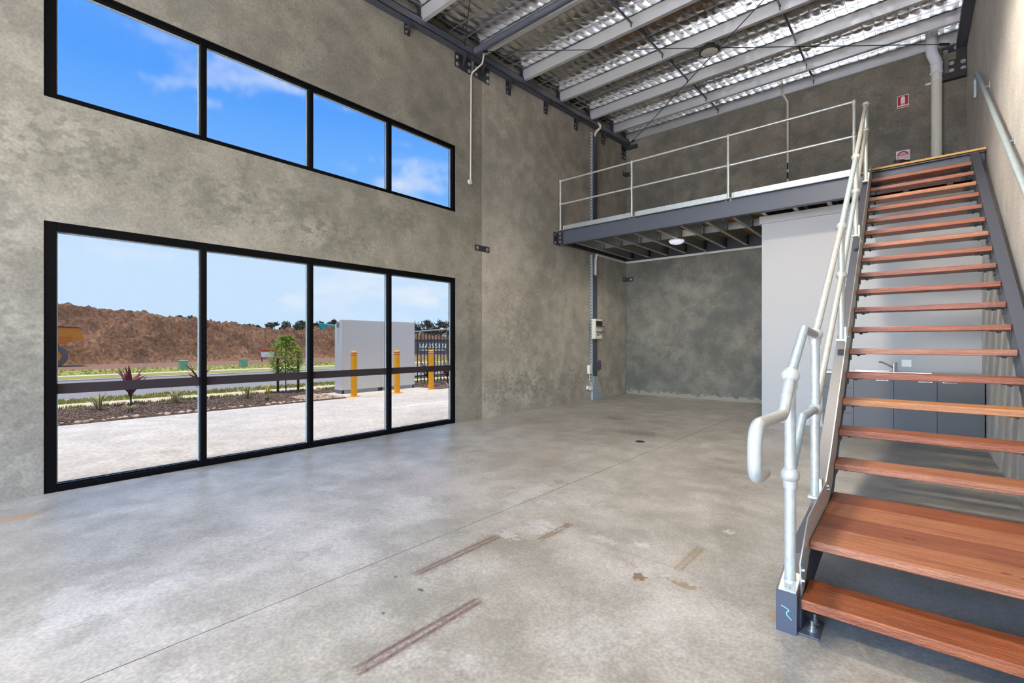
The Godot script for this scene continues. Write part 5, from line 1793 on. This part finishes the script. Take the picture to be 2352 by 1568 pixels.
func truck() -> void:
	var o := thing("dump_truck", "orange dump truck parked at the far left before the mound", "truck", P(-37.3, -0.02, 0.0))
	# body side profile in (d, y); tail at d = 4.6
	var b := MB.new()
	b.prism([Vector2(-0.8, 2.35), Vector2(4.2, 2.22), Vector2(4.47, 1.57), Vector2(4.02, 1.45), Vector2(3.75, 1.40), Vector2(3.1, 1.22), Vector2(1.5, 0.95), Vector2(-0.8, 1.05)], P(-1.3, 0, 0), Vector3(0, 0, -1), Vector3.UP, Vector3.RIGHT, 2.6)
	part(b, "tipper_body", M.truck, o)
	b = MB.new()
	b.prism([Vector2(-0.7, 1.72), Vector2(3.92, 1.70), Vector2(3.88, 1.46), Vector2(3.1, 1.24), Vector2(1.5, 0.98), Vector2(-0.7, 1.08)], P(1.3, 0, 0), Vector3(0, 0, -1), Vector3.UP, Vector3.RIGHT, 0.03)
	part(b, "lower_side_panel", mat(rgb(206, 118, 24), 0.6), o)
	b = MB.new()
	b.prism([Vector2(-0.85, 2.33), Vector2(4.2, 2.2), Vector2(4.2, 2.27), Vector2(-0.85, 2.40)], P(1.22, 0, 0), Vector3(0, 0, -1), Vector3.UP, Vector3.RIGHT, 0.14)
	part(b, "top_rim", M.rust_brown, o)
	b = MB.new()
	b.box(P(-0.45, 0.62, -4.5), P(0.45, 0.92, 3.2), 0.02)
	part(b, "chassis", M.steel_dark, o)
	b = MB.new()
	b.box(P(-1.2, 0.95, -3.6), P(1.2, 2.8, -1.4), 0.12)
	part(b, "cab", M.truck, o)
	b = MB.new()
	b.box(P(-1.1, 0.85, -5.4), P(1.1, 1.75, -3.6), 0.12)
	part(b, "bonnet", M.truck, o)
	b = MB.new()
	b.box(P(1.19, 1.7, -3.3), P(1.215, 2.55, -1.8), 0.02)
	part(b, "side_window", M.rubber, o)
	for d in [3.16, 1.6, -4.2]:
		for x in [-1.05, 1.05]:
			var w := MB.new()
			var t := Transform3D(Basis(Vector3(0, 0, 1), Vector3.RIGHT, Vector3.UP), P(x - 0.22, 0.62, d))
			w.lathe([[0.34, 0.0], [0.55, 0.02], [0.61, 0.09], [0.62, 0.24], [0.61, 0.39], [0.55, 0.46], [0.34, 0.48]], t, 28)
			var wo := part(w, "wheel", M.tyre, o)
			w = MB.new()
			w.lathe([[0.0, 0.06], [0.14, 0.06], [0.34, 0.03], [0.34, 0.45], [0.14, 0.40], [0.0, 0.40]], t, 24)
			part(w, "hub", M.truck, wo)

# ------------------------------------------------------------------ unseen lamps added to brighten the room, above and behind the camera
func added_fill_lamps() -> void:
	for q in [[-1.2, -1.2, 5.5, 28.0, "added round fill lamp over the front bay behind the camera"], [-0.9, 5.0, 5.4, 16.0, "added round fill lamp over the middle of the stair"]]:
		var o := thing("high_bay_or_fill_light", q[4], "lamp", P(q[0], q[2], q[1]), "added fill lamps")
		var b := MB.new()
		b.lathe([[0.165, -0.02], [0.165, 0.0], [0.10, 0.05], [0.09, 0.12], [0.0, 0.12]], Transform3D.IDENTITY, 32)
		part(b, "housing", M.rubber, o)
		b = MB.new()
		b.lathe([[0.16, -0.02], [0.0, -0.021]], Transform3D.IDENTITY, 32)
		var e := mat(rgb(240, 236, 228), 0.4)
		e.emission_enabled = true
		e.emission = Color(1.0, 0.95, 0.86)
		e.emission_energy_multiplier = 3.0
		part(b, "lens", e, o)
		b = MB.new()
		b.tube([Vector3(0, 0.12, 0), Vector3(0, 0.72, 0)], 0.01, 8)
		part(b, "hanger", M.zinc, o)
		var l := SpotLight3D.new()
		l.name = "lamp_light"
		o.add_child(l)
		l.position = Vector3(0, -0.06, 0)
		l.rotation.x = -PI / 2
		l.spot_angle = 82.0
		l.spot_angle_attenuation = 0.6
		l.spot_range = 30.0
		l.spot_attenuation = 2.0
		l.light_energy = q[3]
		l.light_color = Color(1.0, 0.94, 0.85)
		l.light_size = 0.16
		l.shadow_enabled = true

# ------------------------------------------------------------------ scene
func _ready() -> void:
	# camera: level, horizon three pixels below the middle of the 1568-pixel frame
	var f := 1080.8
	var cam := Camera3D.new()
	cam.name = "camera"
	add_child(cam)
	cam.position = Vector3(0, 1.35, 0)
	cam.rotation.y = atan(930.0 / f)
	cam.near = 0.05
	cam.far = 500.0
	cam.set_frustum(2.0 * 784.0 / f * cam.near, Vector2(0, 3.0 / f * cam.near), cam.near, cam.far)
	cam.current = true
	# sky, sun, exposure
	var env := Environment.new()
	env.background_mode = Environment.BG_SKY
	var sky := Sky.new()
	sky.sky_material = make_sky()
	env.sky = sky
	env.tonemap_mode = Environment.TONE_MAPPER_LINEAR
	env.tonemap_exposure = 1.1
	env.sdfgi_enabled = true
	env.ssao_enabled = true
	env.ssil_enabled = true
	var we := WorldEnvironment.new()
	we.name = "environment"
	we.environment = env
	add_child(we)
	# hazy sun, high over the roller door side
	var sun := DirectionalLight3D.new()
	sun.name = "sun"
	var el := deg_to_rad(84.0)
	var to_sun := Vector3(0.17 * cos(el), sin(el), 0.985 * cos(el))
	sun.basis = Basis.looking_at(-to_sun, Vector3.FORWARD)
	sun.light_color = Color(1.0, 0.90, 0.77)
	sun.light_energy = 23.0
	sun.light_angular_distance = 5.0
	sun.sky_mode = DirectionalLight3D.SKY_MODE_LIGHT_ONLY
	sun.shadow_enabled = true
	add_child(sun)
	make_materials()
	added_fill_lamps()
	setting()
	rafters()
	services()
	mezzanine()
	balustrade()
	stair()
	kitchen()
	outdoors()
